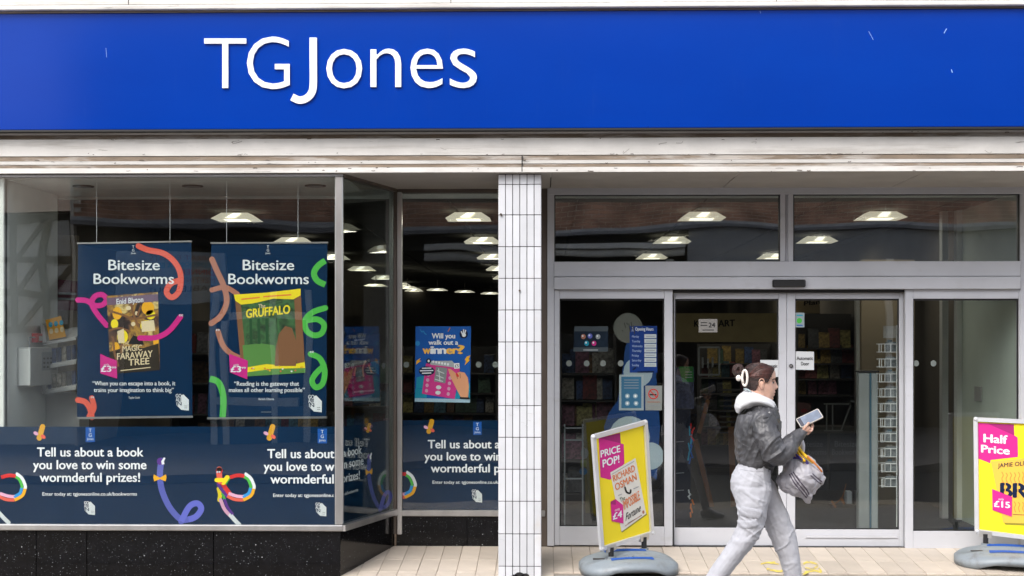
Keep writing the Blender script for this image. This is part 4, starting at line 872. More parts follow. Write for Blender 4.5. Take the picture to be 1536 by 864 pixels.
lmp.materials.append(lampm); rodm = MB().tube([(0, 0, hh), (0, 0, hh+.02)], .05, 8).mesh('stem'); rodm.materials.append(shelfm)
ordn = ['nearest', 'second', 'third', 'fourth', 'fifth', 'sixth', 'seventh']
for r, u0 in enumerate((356, 703, 1052, 1320)):
    Y0 = EYE.y+14.6; X0 = at(u0, 328, Y0-EYE.y-12+0).x
    for k in range(7):
        Y = 2.55+k*3.35; z = ZC-hh-.02-.0; X = at(u0, 328, 2.55).x
        t = thing('ceiling_light', f'cream square ceiling light, {ordn[k]} in the {["leftmost","second","third","rightmost"][r]} row', 'ceiling light', (X, Y, z), group='ceiling lights in four rows')
        for nm, me in (('shade', shm), ('lamp', lmp), ('stem', rodm)): o = bpy.data.objects.new(nm, me); COL.objects.link(o); o.parent = t
        if k < 4:
            ld = bpy.data.lights.new('tube_light', 'AREA'); ld.size = .4; ld.energy = 2.6; ld.color = (1, .93, .78); lo_ = bpy.data.objects.new('tube_light', ld); COL.objects.link(lo_); lo_.parent = t; lo_.location = (0, 0, -.02)
for k in range(9):       # line of spare lights deeper to the left
    X, Y = -2.9+k*.34*1.35, 12.6+k*.98
    t = thing('ceiling_light', f'small low ceiling light in the far slanting line, {(ordn+["eighth","ninth"])[k]} along', 'ceiling light', (X, Y, 2.70), group='far slanting line of ceiling lights'); t.scale = (.85, .85, .5)
    for nm, me in (('shade', shm), ('lamp', lmp)): o = bpy.data.objects.new(nm, me); COL.objects.link(o); o.parent = t
    o = MB().tube([(0, 0, .08), (0, 0, .36)], .008, 5).mesh('stem'); o.materials.append(shelfm); q = bpy.data.objects.new('stem', o); COL.objects.link(q); q.parent = t
# right side wall and its door trim
rw = thing('side_wall', 'pale green side wall behind the right fixed pane with a small socket', 'wall', (XRW, .1, 0))
MB().box((XRW, .07, -.1), (XRW+.2, 1.85, 3.0)).build('wall_face', greenwall, rw)
MB().cbox((XRW-.05, 1.852, 0), (XRW+.2, 1.95, 3.0), .004).build('door_trim', plaster, rw); MB().cbox((XRW-.16, 1.96, 0), (XRW-.10, 2.06, 3.0), .004).build('door_trim', shelfw, rw)
MB().cbox((XRW-.012, 1.22, 1.17), (XRW, 1.42, 1.31), .003).build('socket', shelfw, rw)
struct(MB().box((XRW+.2, .07, -.1), (XRW+2, .2, 3.0)), 'end_wall', greenwall)
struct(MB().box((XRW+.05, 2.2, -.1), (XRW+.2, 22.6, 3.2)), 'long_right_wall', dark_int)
pt = thing('partition', 'dim brown partition standing behind the card spinner', 'partition', (at(1330, 800, 3.2).x, 3.2, 0))
MB().box((at(1292, 500, 3.2).x, 3.2, 0), (at(1372, 500, 3.2).x, 3.3, 2.6)).build('panel', beige, pt); MB().cbox((at(1283, 500, 3.15).x, 3.12, 0), (at(1289, 500, 3.15).x, 3.2, 2.42), .004).build('post', chrome, pt)
# departments' board on a pale bulkhead
bh = thing('hanging_bulkhead', 'beige bulkhead over the far aisle with black department lettering', 'bulkhead', (1.9, 9, 2))
BP = PY(9.0); MB().box((at(1000, 500, 9).x, 9, zf(513, 9)), (at(1200, 500, 9).x, 9.4, zf(470, 9))).build('board', mat('bulkhead_beige', (.46, .38, .20), rough=.8, var=.1), bh)
text(BP, 'K', (1041.5, 490), (1048, 490), 9.5, black, 'lettering', bh, .004, bold=.04); text(BP, 'ART', (1077.5, 490), (1102, 489), 9.5, black, 'lettering', bh, .004, bold=.04)
MB().box((at(1188, 500, 9.2).x, 9.2, zf(470, 9.2)), (at(1262, 500, 9.2).x, 9.5, zf(448, 9.2))).build('board', mat('bulkhead_tan', (.30, .24, .15), rough=.8, var=.1), bh)
text(PY(9.2), 'Plan', (1206, 458.5), (1230, 456), 6.5, black, 'lettering', bh, .004, bold=.03)
# shelf units with books and packs standing on them
bkcols = [(.12, .02, .02), (.02, .04, .10), (.20, .13, .03), (.03, .07, .04), (.22, .20, .17), (.10, .05, .02), (.05, .05, .055), (.16, .06, .09), (.28, .24, .08), (.04, .10, .13)]
bkn = ['dark red', 'deep blue', 'mustard', 'dark green', 'off white', 'brown', 'charcoal', 'plum', 'yellow', 'teal']
bkm = [mat('book_'+n.replace(' ', '_'), tuple(x*1.0 for x in c), rough=.55, var=.7, vscale=38, rnd=.4) for n, c in zip(bkn, bkcols)]
bkme = []
for m in bkm:
    mb = MB().cbox((-.065, -.012, 0), (.065, .012, .20), .002); me = mb.mesh('book'); me.materials.append(m); bkme.append(me)
NTH = ['first', 'second', 'third', 'fourth', 'fifth', 'sixth', 'seventh', 'eighth', 'ninth', 'tenth', 'eleventh', 'twelfth', 'thirteenth', 'fourteenth', 'fifteenth', 'sixteenth', 'seventeenth']
nb = 0
def unit(name, label, cat, u0, u1, Y, vt, vbm, levels, m=shelfm, per=8, wherel='shelf', books=True, depth=.32, lean=-.18, scale=1.0, cols=None):
    global nb
    X0, X1 = at(u0, 500, Y).x, at(u1, 500, Y).x; Z1 = zf(vt, Y); Z0 = max(0, zf(vbm, Y))
    t = thing(name, label, cat, ((X0+X1)/2, Y+depth/2, 0))
    MB().box((X0, Y+depth, 0), (X1, Y+depth+.03, Z1)).build('back_panel', m, t)
    for x in (X0, X1-.02): MB().box((x, Y, 0), (x+.02, Y+depth-.002, Z1)).build('side_panel', m, t)
    MB().box((X0+.022, Y+.01, 0), (X1-.022, Y+depth-.002, .10)).build('plinth', m, t)
    for li, lv in enumerate(levels):
        z = zf(lv, Y); 
        if z < .1: continue
        MB().cbox((X0+.022, Y, z-.02), (X1-.022, Y+depth-.002, z), .003).build('shelf', m, t)
        if not books: continue
        x = X0+.08; cnt = 0
        while x < X1-.08:
            k = random.choice(cols) if cols else random.randrange(10); sc_ = scale*random.uniform(.8, 1.15)
            if random.random() < .93:
                o = bpy.data.objects.new('book', bkme[k]); COL.objects.link(o); nb += 1
                o.location = (x, Y+.10+random.uniform(0, .05), z+.001); o.rotation_euler = (lean, 0, random.uniform(-.08, .08)); o.scale = (sc_*random.uniform(.75, 1.1), 1.3, sc_)
                tag(o, f'{bkn[k]} book, {NTH[cnt]} on the {NTH[li]} shelf down, {wherel}', 'book', f'books on the {wherel}'); cnt += 1
            x += (X1-X0-.1)/per*random.uniform(.85, 1.2)
    return t
unit('magazine_rack', 'tall dark magazine rack seen through the right sliding door', 'magazine rack', 1195, 1288, 4.2, 470, 790, (522, 545, 568, 592), per=5, wherel='rack behind the right sliding door')
MB().box((at(1196, 500, 4.0).x, 3.2, 0), (at(1262, 500, 4.0).x, 3.6, .82)).build('counter_box', shelfm)
bpy.data.objects['counter_box'].name = 'display_counter'; tag(bpy.data.objects['display_counter'], 'low dark counter block behind the right sliding door', 'counter')
DKP = PY(2.1)
for i, (a, b_) in enumerate(((1195, 1241), (1245, 1294))):
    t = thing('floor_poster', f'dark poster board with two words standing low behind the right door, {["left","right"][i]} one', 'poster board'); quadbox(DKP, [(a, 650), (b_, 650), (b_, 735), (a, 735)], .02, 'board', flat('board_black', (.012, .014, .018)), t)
    gp = flat('dark_grey_print', (.10, .105, .115)); text(DKP, 'Bitesize', (a+7, 670), (b_-7, 670), 8.5, gp, 'lettering', t, .003, bold=.01); text(DKP, 'Bookworms', (a+3, 682), (b_-1.5, 682), 8.5, gp, 'lettering', t, .003, bold=.01)  # both words in one even dark grey
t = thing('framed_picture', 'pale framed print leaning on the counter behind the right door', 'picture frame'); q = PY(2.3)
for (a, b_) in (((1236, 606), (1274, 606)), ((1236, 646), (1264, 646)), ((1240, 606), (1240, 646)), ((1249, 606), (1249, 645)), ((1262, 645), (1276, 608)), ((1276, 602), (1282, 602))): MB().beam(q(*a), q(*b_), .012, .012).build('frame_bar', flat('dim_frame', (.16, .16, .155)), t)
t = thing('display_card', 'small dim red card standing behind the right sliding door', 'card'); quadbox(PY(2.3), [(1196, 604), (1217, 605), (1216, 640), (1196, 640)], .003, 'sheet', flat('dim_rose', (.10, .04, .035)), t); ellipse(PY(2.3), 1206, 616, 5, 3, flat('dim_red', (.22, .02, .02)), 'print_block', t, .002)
# loose toys on the floor display (orange and pale pieces)
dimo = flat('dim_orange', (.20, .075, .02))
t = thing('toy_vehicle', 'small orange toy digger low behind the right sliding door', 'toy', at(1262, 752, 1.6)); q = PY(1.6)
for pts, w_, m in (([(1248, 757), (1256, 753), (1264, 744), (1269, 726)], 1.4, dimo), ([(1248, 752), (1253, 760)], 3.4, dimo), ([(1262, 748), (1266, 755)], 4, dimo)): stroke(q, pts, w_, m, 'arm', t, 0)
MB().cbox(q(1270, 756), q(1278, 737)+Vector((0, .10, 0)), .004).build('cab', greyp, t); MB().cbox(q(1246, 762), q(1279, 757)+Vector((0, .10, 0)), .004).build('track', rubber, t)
# security gate pillar
t = thing('security_gate', 'grey anti theft gate pillar with a blue edge inside the right sliding door', 'security gate', at(1302, 790, .75)); 
Yg = .62; MB().cbox((at(1288, 600, Yg).x, Yg, 0), (at(1304.5, 600, Yg).x, Yg+.10, zf(559, Yg)), .006).build('panel', mat('gate_grey', (.28, .30, .30), rough=.5), t)
MB().cbox((at(1304.5, 600, Yg).x, Yg-.004, 0), (at(1307, 600, Yg).x, Yg+.10, zf(559, Yg)), .002).build('edge_strip', flat('gate_blue', (.06, .14, .20)), t)
MB().cbox((at(1307, 600, Yg).x, Yg+.002, 0), (at(1317.5, 600, Yg).x, Yg+.09, zf(559, Yg)), .008).build('panel', mat('gate_pale', (.34, .37, .375), rough=.45), t)
MB().cbox((at(1286.5, 600, Yg).x, Yg-.01, zf(558.5, Yg)), (at(1318.5, 600, Yg).x, Yg+.11, zf(555.5, Yg)), .003).build('cap', rubber, t)
# wire card spinner
wire = mat('white_wire', (.80, .80, .80), rough=.4, var=.03); acr = mat('clear_pocket', (.22, .24, .25), rough=.2, var=.3, vscale=30)
Ys = .55; sp = thing('card_spinner', 'white wire card spinner just inside the right sliding door', 'card rack', at(1336, 740, Ys)); q = PY(Ys)
MB().tube([q(1346, 488), q(1346, 790)], .010, 8).build('pole', wire, sp)
MB().beam(q(1325, 498), q(1350, 498), zf(488, Ys)-zf(506, Ys), .004).build('header_card', mat('header_card', (.42, .40, .37), rough=.6), sp)
for k in range(10):
    v = 516+k*22.3; z0 = zf(v+12, Ys); z1 = zf(v, Ys)
    mb = MB()
    for (ua, ub, dy) in ((1316.5+k*.45, 1327, .05), (1327.5, 1349, 0)):
        a, b_ = at(ua, 500, Ys).x, at(ub, 500, Ys).x
        for zz in (z0, z1):
            mb.beam((a, Ys-dy, zz), (b_, Ys, zz), .006, .006); mb.beam((a, Ys-dy+.1, zz), (b_, Ys+.1, zz), .005, .005)
        for xx, yy in ((a, Ys-dy), (b_, Ys), ((a*.6+b_*.4), Ys-dy*.6)): mb.beam((xx, yy, z0), (xx, yy, z1), .006, .005); mb.beam((xx, yy, z0), (xx, yy+.1, z0), .005, .005)
    mb.build('wire_basket', wire, sp)
    a, b_ = at(1329, 500, Ys).x, at(1348, 500, Ys).x
    MB().box((a, Ys+.02, z0), (b_, Ys+.024, z1+.02)).build('card_pocket', acr, sp)
    MB().box((a+.02, Ys+.03, z0), (a+.06, Ys+.035, z1+.035)).build('card_pocket', bkm[4] if k % 2 else bkm[9], sp)
# behind the fixed pane on the left of the doors
unit('display_rack', 'dim merchandise rack behind the left fixed pane', 'display rack', 840, 925, 2.2, 500, 800, (560, 600, 640, 690, 740), per=6, wherel='rack behind the left fixed pane', scale=1.15)
unit('display_rack', 'low dark rack of packs to the right of the wavy decal', 'display rack', 950, 998, 3.4, 530, 800, (575, 610, 650, 695, 740), per=3, wherel='rack right of the wavy decal')
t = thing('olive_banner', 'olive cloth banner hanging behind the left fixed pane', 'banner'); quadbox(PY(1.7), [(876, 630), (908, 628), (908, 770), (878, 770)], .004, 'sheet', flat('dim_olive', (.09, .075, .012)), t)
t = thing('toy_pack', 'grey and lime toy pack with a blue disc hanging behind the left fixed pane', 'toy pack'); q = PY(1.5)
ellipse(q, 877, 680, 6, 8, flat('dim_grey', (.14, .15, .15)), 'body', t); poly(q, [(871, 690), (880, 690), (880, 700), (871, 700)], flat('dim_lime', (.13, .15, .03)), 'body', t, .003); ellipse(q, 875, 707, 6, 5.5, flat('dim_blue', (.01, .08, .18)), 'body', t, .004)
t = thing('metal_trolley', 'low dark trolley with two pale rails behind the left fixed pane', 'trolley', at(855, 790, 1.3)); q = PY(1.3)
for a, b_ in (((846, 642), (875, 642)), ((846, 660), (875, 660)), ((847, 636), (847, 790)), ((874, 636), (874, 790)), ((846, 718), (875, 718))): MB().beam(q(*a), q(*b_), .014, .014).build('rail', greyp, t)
# left sliding door: stand of packs and back shelving
unit('display_rack', 'dark shelving wall deep behind the left sliding door', 'display rack', 1050, 1165, 6.5, 516, 760, (545, 566, 590, 615, 640, 668), per=9, wherel='shelving behind the left sliding door')
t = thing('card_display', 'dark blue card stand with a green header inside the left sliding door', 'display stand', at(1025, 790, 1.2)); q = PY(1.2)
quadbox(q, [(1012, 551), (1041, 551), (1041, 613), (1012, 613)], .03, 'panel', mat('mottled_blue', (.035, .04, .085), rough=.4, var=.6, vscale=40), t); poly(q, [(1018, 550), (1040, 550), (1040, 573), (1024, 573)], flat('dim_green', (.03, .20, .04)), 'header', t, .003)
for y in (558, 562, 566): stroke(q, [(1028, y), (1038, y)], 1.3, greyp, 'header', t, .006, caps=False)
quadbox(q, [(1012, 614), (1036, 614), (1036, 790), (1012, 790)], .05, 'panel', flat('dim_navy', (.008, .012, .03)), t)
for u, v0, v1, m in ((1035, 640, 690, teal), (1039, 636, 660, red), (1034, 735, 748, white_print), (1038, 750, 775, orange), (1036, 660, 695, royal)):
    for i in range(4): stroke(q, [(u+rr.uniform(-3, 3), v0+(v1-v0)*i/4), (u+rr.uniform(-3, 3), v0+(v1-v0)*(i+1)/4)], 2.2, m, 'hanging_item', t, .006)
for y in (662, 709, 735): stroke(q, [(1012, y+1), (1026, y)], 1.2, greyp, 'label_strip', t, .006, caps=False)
t = thing('window_frame', 'pale thin picture frame hung on the dark shelving behind the left sliding door', 'picture frame'); q = PY(5.0)
for a, b_ in (((1048, 521), (1079, 521)), ((1048, 562), (1079, 562)), ((1048, 521), (1048, 562)), ((1079, 521), (1079, 562)), ((1054, 536), (1054, 552)), ((1062, 538), (1062, 552)), ((1069, 536), (1069, 551))): MB().beam(q(*a), q(*b_), .02, .015).build('frame_bar', greyp, t)
t = thing('wooden_ladder_rack', 'leaning grey wooden slat stand behind the walking woman', 'display stand'); q = PY(3.0)
MB().beam(q(1043, 660), q(1068, 762), .05, .04).build('leg', barkp, t); MB().beam(q(1062, 600), q(1048, 650), .04, .03).build('leg', barkp, t)
for i in range(9): MB().beam(q(1080, 585+i*8), q(1112, 585+i*8), .018, .02).build('slat', shelfm, t)
MB().beam(q(1096, 640), q(1102, 790), .06, .03).build('leg', barkp, t)
# recessed window: things beyond the poster
unit('book_shelf', 'dark shelf wall of books behind the scratch card poster', 'book shelf', 600, 745, 5.0, 520, 800, (560, 590, 620, 650), per=9, wherel='shelf wall behind the recessed window')
unit('book_shelf', 'dark book shelves seen between and under the hanging posters', 'book shelf', 255, 330, 3.0, 480, 800, (530, 575, 622, 665), per=5, wherel='shelves between the hanging posters', cols=[0, 2, 5, 6, 7])
unit('book_shelf', 'low shelf of mixed packs seen under the green worm poster', 'book shelf', 330, 500, 3.2, 620, 800, (642, 675), per=12, wherel='unit under the hanging posters', scale=.9)
unit('book_shelf', 'deep dark shelves seen through the slanting return pane', 'book shelf', 500, 600, 4.5, 540, 800, (575, 610, 650), per=7, wherel='shelves behind the slanting return pane')
# left end: alarm box, call point, tiered brochure stand, plum sign
t = thing('alarm_panel', 'white metal alarm control box fixed to the left side wall', 'alarm panel', (xl, YF+.6, 1.5))
zb0, zb1 = zf(580, YF+.3), zf(521, YF+.3)
MB().cbox((xl+.001, YF+.30, zb0), (xl+.11, YF+.95, zb1), .006).build('box', shelfw, t); MB().box((xl+.02, YF+.297, zb0+.01), (xl+.108, YF+.2995, zb1-.01)).build('door', plaster, t)
MB().box((xl+.110, YF+.55, zb0+.12), (xl+.113, YF+.9, zb1-.04)).build('display', greyp, t)
for i in range(4):
    for j in range(3): MB().box((xl+.1132, YF+.58+i*.08, zb0+.14+j*.035), (xl+.116, YF+.62+i*.08, zb0+.155+j*.035)).build('button', shelfm, t)
MB().tube([Vector((xl+.03, YF+.5, zb1)), Vector((xl+.03, YF+.5, zb1+.08)), Vector((xl+.03, YF+.8, zb1+.08))], .006, 6).build('cable', greyp, t)
t = thing('call_point', 'small red fire alarm call point above the white alarm box', 'call point', (xl, YF+.8, 1.7)); MB().cbox((xl+.001, YF+.62, zf(514, YF+.7)), (xl+.05, YF+.80, zf(500, YF+.7)), .004).build('housing', mat('call_red', (.55, .03, .03), rough=.4), t); MB().box((xl+.0502, YF+.66, zf(511, YF+.7)), (xl+.052, YF+.76, zf(504, YF+.7))).build('label', shelfw, t)
t = thing('brochure_stand', 'white tiered stand with sloping shelves of brochures at the left end', 'display stand', at(90, 640, -.1)); q = PY(-.35)
for i, v in enumerate((512, 548, 586)):
    MB().add([q(64, v+2), q(114, v-7), q(114, v-4)-Vector((0, 0, .01)), q(64, v+6)]+[p+Vector((0, .3, .10)) for p in (q(64, v+2), q(114, v-7), q(114, v-4)-Vector((0, 0, .01)), q(64, v+6))], [(0, 1, 2, 3), (7, 6, 5, 4), (0, 4, 5, 1), (1, 5, 6, 2), (2, 6, 7, 3), (3, 7, 4, 0)]).build('shelf', shelfw, t)
    MB().add([q(60, v-26), q(66, v-24), q(70, v+4), q(64, v+4)]+[p+Vector((0, .28, 0)) for p in (q(60, v-26), q(66, v-24), q(70, v+4), q(64, v+4))], [(0, 1, 2, 3), (7, 6, 5, 4), (0, 4, 5, 1), (1, 5, 6, 2), (2, 6, 7, 3), (3, 7, 4, 0)]).build('side_panel', shelfw, t)
    if i:
        for k in range(6):
            o = quadbox(PY(-.30), [(70+k*7.4, v-24-k*1.2), (76.5+k*7.4, v-25-k*1.2), (77+k*7.4, v-1-k*1.3), (71+k*7.4, v-k*1.3)], .01, 'brochure', rr.choice((bkm[6], bkm[4], bkm[1])), None)
            tag(o, f'dim brochure, {NTH[k]} from the left on the {["","middle","lowest"][i]} tier of the white stand', 'brochure', f'brochures on the {["","middle","lowest"][i]} tier')
t2 = thing('comic_pack', 'orange comic with three blue topped characters on the top tier', 'comic'); quadbox(PY(-.36), [(68, 480), (91, 474), (99, 505), (74, 510)], .01, 'sheet', flat('comic_orange', (.72, .34, .02)), t2)
for i in range(3): ellipse(PY(-.36), 76+i*8, 487-i*1.5, 3, 4, teal, 'figure', t2, .002); ellipse(PY(-.36), 77+i*8, 497-i*1.5, 3, 4, cream, 'figure', t2, .0022)
q = PY(-.30); MB().box((at(72, 640, -.1).x, -.15, .46), (at(122, 640, -.1).x, .10, zf(590, -.1))).build('cabinet', shelfw, t); MB().box((at(60, 640, -.15).x, -.2, .46), (at(66, 640, -.15).x, -.14, zf(592, -.1))).build('leg', shelfm, t)
t = thing('hanging_sign', 'plum sign with pale wording above the tiered brochure stand', 'sign'); q = PY(.25)
quadbox(q, [(64, 417), (118, 422), (118, 466), (64, 464)], .02, 'board', flat('plum_board', (.11, .012, .035)), t); poly(q, [(66, 418), (80, 420), (80, 462), (66, 462)], flat('dim_green', (.03, .20, .04)), 'print_block', t, .002)
for y, a in ((440, 88), (448, 86)): stroke(q, [(a, y), (115, y+1)], 3.4, greyp, 'lettering', t, .004, caps=False)
struct(MB().box((at(66, 500, .45).x-.5, .45, 0), (at(116, 500, .45).x, .5, zf(352, .45))), 'beige_screen', beige)
# ------------------------------------------------------------------ the far side of the street, seen as reflections in the glass
YB = -15.6
ob = thing('opposite_building', 'brick building with a grey gutter across the street, mirrored in the glass', 'building', (0, YB, -.1))
mdl0 = mat('pale_lead', (.5, .5, .52), rough=.6, var=.2); wallb = mat('mortar', (.85, .78, .68), rough=.9); brk = mat('brown_brick', (.50, .27, .18), rough=.85, var=.4, vscale=3.5)
MB().box((-8.4, YB-.6, 3.94), (14, YB-.02, 7.4)).build('wall', wallb, ob)
bm_ = MB()
for r in range(21):
    z = 3.95+r*.082
    for c in range(94):
        x = -8.4+c*.24+(.12 if r % 2 else 0); bm_.box((x, YB-.02, z), (x+.226, YB-.001-rr.random()*.004, z+.068))
tag(bm_.build('brickwork', brk, ob), kind='stuff')
MB().box((-7.8, YB-.7, 7.4), (14, YB+.2, 7.55)).build('parapet', stone, ob)
MB().box((-8.46, YB-3, -.1), (-8.4, YB+.02, 7.4)).build('side_wall', wallb, ob)
MB().box((-8.4, YB-.1, 3.86), (14, YB+.16, 3.93)).build('gutter', mdl0, ob); MB().box((-8.4, YB-.1, 3.78), (14, YB+.22, 3.855)).build('gutter', gutter_m, ob)
MB().box((-8.4, YB-3, -.1), (14, YB-2.8, 3.7)).build('shop_interior', dark, ob); MB().box((-8.4, YB-3.1, 3.5), (14, YB-.12, 3.95)).build('soffit', dark, ob)
mdl = mat('white_box_gutter', (.62, .62, .60), rough=.5, var=.1)
MB().tube([(-2.3, YB+.35, 3.36), (2.7, YB+.35, 3.40)], .07, 12).build('awning_box', mdl, ob); MB().box((-2.3, YB+.22, 3.46), (2.7, YB+.5, 3.56)).build('awning_box', mdl, ob)
for x0, x1, z0, z1, m in ((-7.7, -5.7, 2.45, 3.35, mat('blue_grey_board', (.34, .39, .44), rough=.6)), (-5.9, -4.4, .6, .75, mdl), (2.8, 12, 3.1, 3.77, mat('grey_render', (.33, .34, .36), rough=.8))): MB().box((x0, YB-.1, z0), (x1, YB+.05, z1)).build('shop_sign', m, ob)
for x in (-5.95, -5.75, -4.9, -4.3, 2.4, 4.6, 6.6): MB().box((x, YB-.05, -.1), (x+.11, YB+.06, 2.6 if x < 2 else 3.3)).build('frame_post', mdl if x < 2 else plaster, ob)
MB().box((-5.9, YB-.05, 2.1), (-4.2, YB+.06, 2.22)).build('frame_rail', mdl, ob); MB().box((-5.9, YB-.05, -.1), (-4.2, YB+.05, .6)).build('frame_rail', mat('slate_blue_paint', (.05, .10, .17), rough=.5), ob)
lp = Pl((0, YB+.056, 0), (0, 1, 0))
for i, (s_, m) in enumerate((('GREAT EVENTS', brownp), ('BEDROOMS & BILLS', teal), ('DINNER', red), ('MEETING ROOMS', brownp), ('TABLES OUT', black))):
    vs, fs_, a, b_ = glyphs(s_, 0)
    w_ = 1.15 if i != 2 else .6; MB().add([Vector((-5.9-(v.x-a)/(b_-a)*w_*1.0, YB+.056, 3.18-i*.135+v.y*.13)) for v in vs], fs_).build('lettering', m, ob)
# half timbered house further along
th = thing('timbered_house', 'black and white half timbered house across the street, mirrored at the left', 'house', (-9.5, YB-.5, -.1))
MB().box((-13.4, YB-1, -.1), (-8.45, YB-.4, 4.1)).build('wall', mat('whitewash', (.85, .85, .82), rough=.8), th); tb = mat('grey_oak', (.07, .065, .055), rough=.8, var=.2)
for x in (-12.3, -11.0, -10.35, -9.75, -9.1, -8.6): MB().box((x, YB-.4, 1.9), (x+.13, YB-.34, 4.05)).build('timber', tb, th)
for z in (1.9, 2.55, 3.2, 3.9): MB().box((-13.3, YB-.40, z), (-8.45, YB-.345, z+.12)).build('timber', tb, th)
for a, b_ in (((-9.62, 2.6), (-9.1, 3.2)), ((-9.62, 3.25), (-9.1, 3.9)), ((-9.0, 2.6), (-8.6, 3.15)), ((-9.62, 1.95), (-9.1, 2.55))): MB().beam((a[0], YB-.37, a[1]), (b_[0], YB-.37, b_[1]), .10, .05).build('timber', tb, th)
rg = MB()
for a in range(8): rg.beam((-10.02+.2*math.cos(a*math.pi/4), YB-.37, 2.24+.2*math.sin(a*math.pi/4)), (-10.02+.2*math.cos((a+1)*math.pi/4), YB-.37, 2.24+.2*math.sin((a+1)*math.pi/4)), .07, .05)
rg.build('timber', tb, th)
MB().add([(-12.6, YB-.1, 4.05), (-8.3, YB-.1, 4.05), (-8.3, YB-3, 5.9), (-12.6, YB-3, 5.9), (-12.6, YB-3, 4.05), (-8.3, YB-3, 4.05)], [(0, 1, 2, 3), (1, 5, 2), (0, 3, 4), (3, 2, 5, 4), (0, 4, 5, 1)]).build('roof', barkp, th)
# ------------------------------------------------------------------ the walking woman
PYY = -2.7; PXM = (EYE.y*-1+PYY)/FPX      # metres per picture point at her distance
def pp(u, v, d=0.0): 
    p = at(u, v, PYY); p.y += d*PXM; return p
def chain(mb, pts, seg=18, sub=3):
    """pts: (u, v, depth px, in-plane radius px, depth radius px) -> closed rounded limb"""
    q = []
    for i in range(len(pts)-1):
        a = pts[max(i-1, 0)]; b = pts[i]; c = pts[i+1]; d = pts[min(i+2, len(pts)-1)]
        for j in range(sub):
            t = j/sub; q.append([.5*((2*b[k])+(c[k]-a[k])*t+(2*a[k]-5*b[k]+4*c[k]-d[k])*t*t+(3*b[k]-a[k]-3*c[k]+d[k])*t**3) for k in range(5)])
    q.append(list(pts[-1]))
    P = [pp(x[0], x[1], x[2]) for x in q]; R = [(x[3]*PXM, x[4]*PXM) for x in q]
    def fr(i):
        T = (P[min(i+1, len(P)-1)]-P[max(i-1, 0)]).normalized(); Dp = Vector((0, 1, 0)); Dp = (Dp-T*Dp.dot(T)).normalized(); return T, T.cross(Dp), Dp
    rings = []
    T, Sd, Dp = fr(0)
    for a in (80, 55, 28): 
        c_, s_ = math.cos(math.radians(a)), math.sin(math.radians(a)); m_ = min(R[0]); rings.append((P[0]-T*m_*s_, Sd, Dp, R[0][0]*c_, R[0][1]*c_))
    for i in range(len(P)): T, Sd, Dp = fr(i); rings.append((P[i], Sd, Dp, *R[i]))
    T, Sd, Dp = fr(len(P)-1)
    for a in (28, 55, 80): 
        c_, s_ = math.cos(math.radians(a)), math.sin(math.radians(a)); m_ = min(R[-1]); rings.append((P[-1]+T*m_*s_, Sd, Dp, R[-1][0]*c_, R[-1][1]*c_))
    k = len(mb.v)
    for (c, s1, d1, r1, r2) in rings:
        for j in range(seg): a = 2*math.pi*j/seg; mb.v.append(tuple(c+s1*math.cos(a)*r1+d1*math.sin(a)*r2))
    for i in range(len(rings)-1):
        for j in range(seg): a = k+i*seg+j; b = k+i*seg+(j+1) % seg; mb.f.append((a, b, b+seg, a+seg))
    mb.f.append(tuple(k+j for j in range(seg-1, -1, -1))); e = k+(len(rings)-1)*seg; mb.f.append(tuple(e+j for j in range(seg)))
    return mb
def fuse(mb, name, m, parent, voxel=.006, smooth=4, fold=None, sub=0):
    me = mb.mesh('tmp'); bm = bmesh.new(); bm.from_mesh(me); bmesh.ops.recalc_face_normals(bm, faces=bm.faces); bm.to_mesh(me); bm.free()
    o = bpy.data.objects.new('tmp', me); COL.objects.link(o)
    r = o.modifiers.new('r', 'REMESH'); r.mode = 'VOXEL'; r.voxel_size = voxel; r.use_smooth_shade = True
    s_ = o.modifiers.new('s', 'SMOOTH'); s_.iterations = smooth; s_.factor = .5
    bpy.context.view_layer.update(); dg = bpy.context.evaluated_depsgraph_get()
    out = bpy.data.meshes.new_from_object(o.evaluated_get(dg), depsgraph=dg); bpy.data.objects.remove(o); out.name = name
    if fold:
        co = [v.co.copy() for v in out.vertices]; nn = [v.normal.copy() for v in out.vertices]
        for v, c, n in zip(out.vertices, co, nn): v.co = c+n*fold(c, n)
    out.polygons.foreach_set('use_smooth', [True]*len(out.polygons)); out.materials.clear(); out.update()
    return link(name, out, m, parent)
def ridge(p, sx, sy, sz, ang=0, seed=0):
    c, s_ = math.cos(ang), math.sin(ang); x = p.x*c+p.z*s_; z = -p.x*s_+p.z*c
    n = noise.noise(Vector((x*sx+seed, p.y*sy, z*sz))); return 1-abs(n)*2.2
skin = mat('skin', (.64, .39, .30), rough=.5, var=.10, vscale=40, sub=.12, bump=.05, bscale=200)
woman = thing('person', 'woman striding past in a dark leather jacket, white hood and pale joggers', 'person', tuple(pp(1140, 930)))
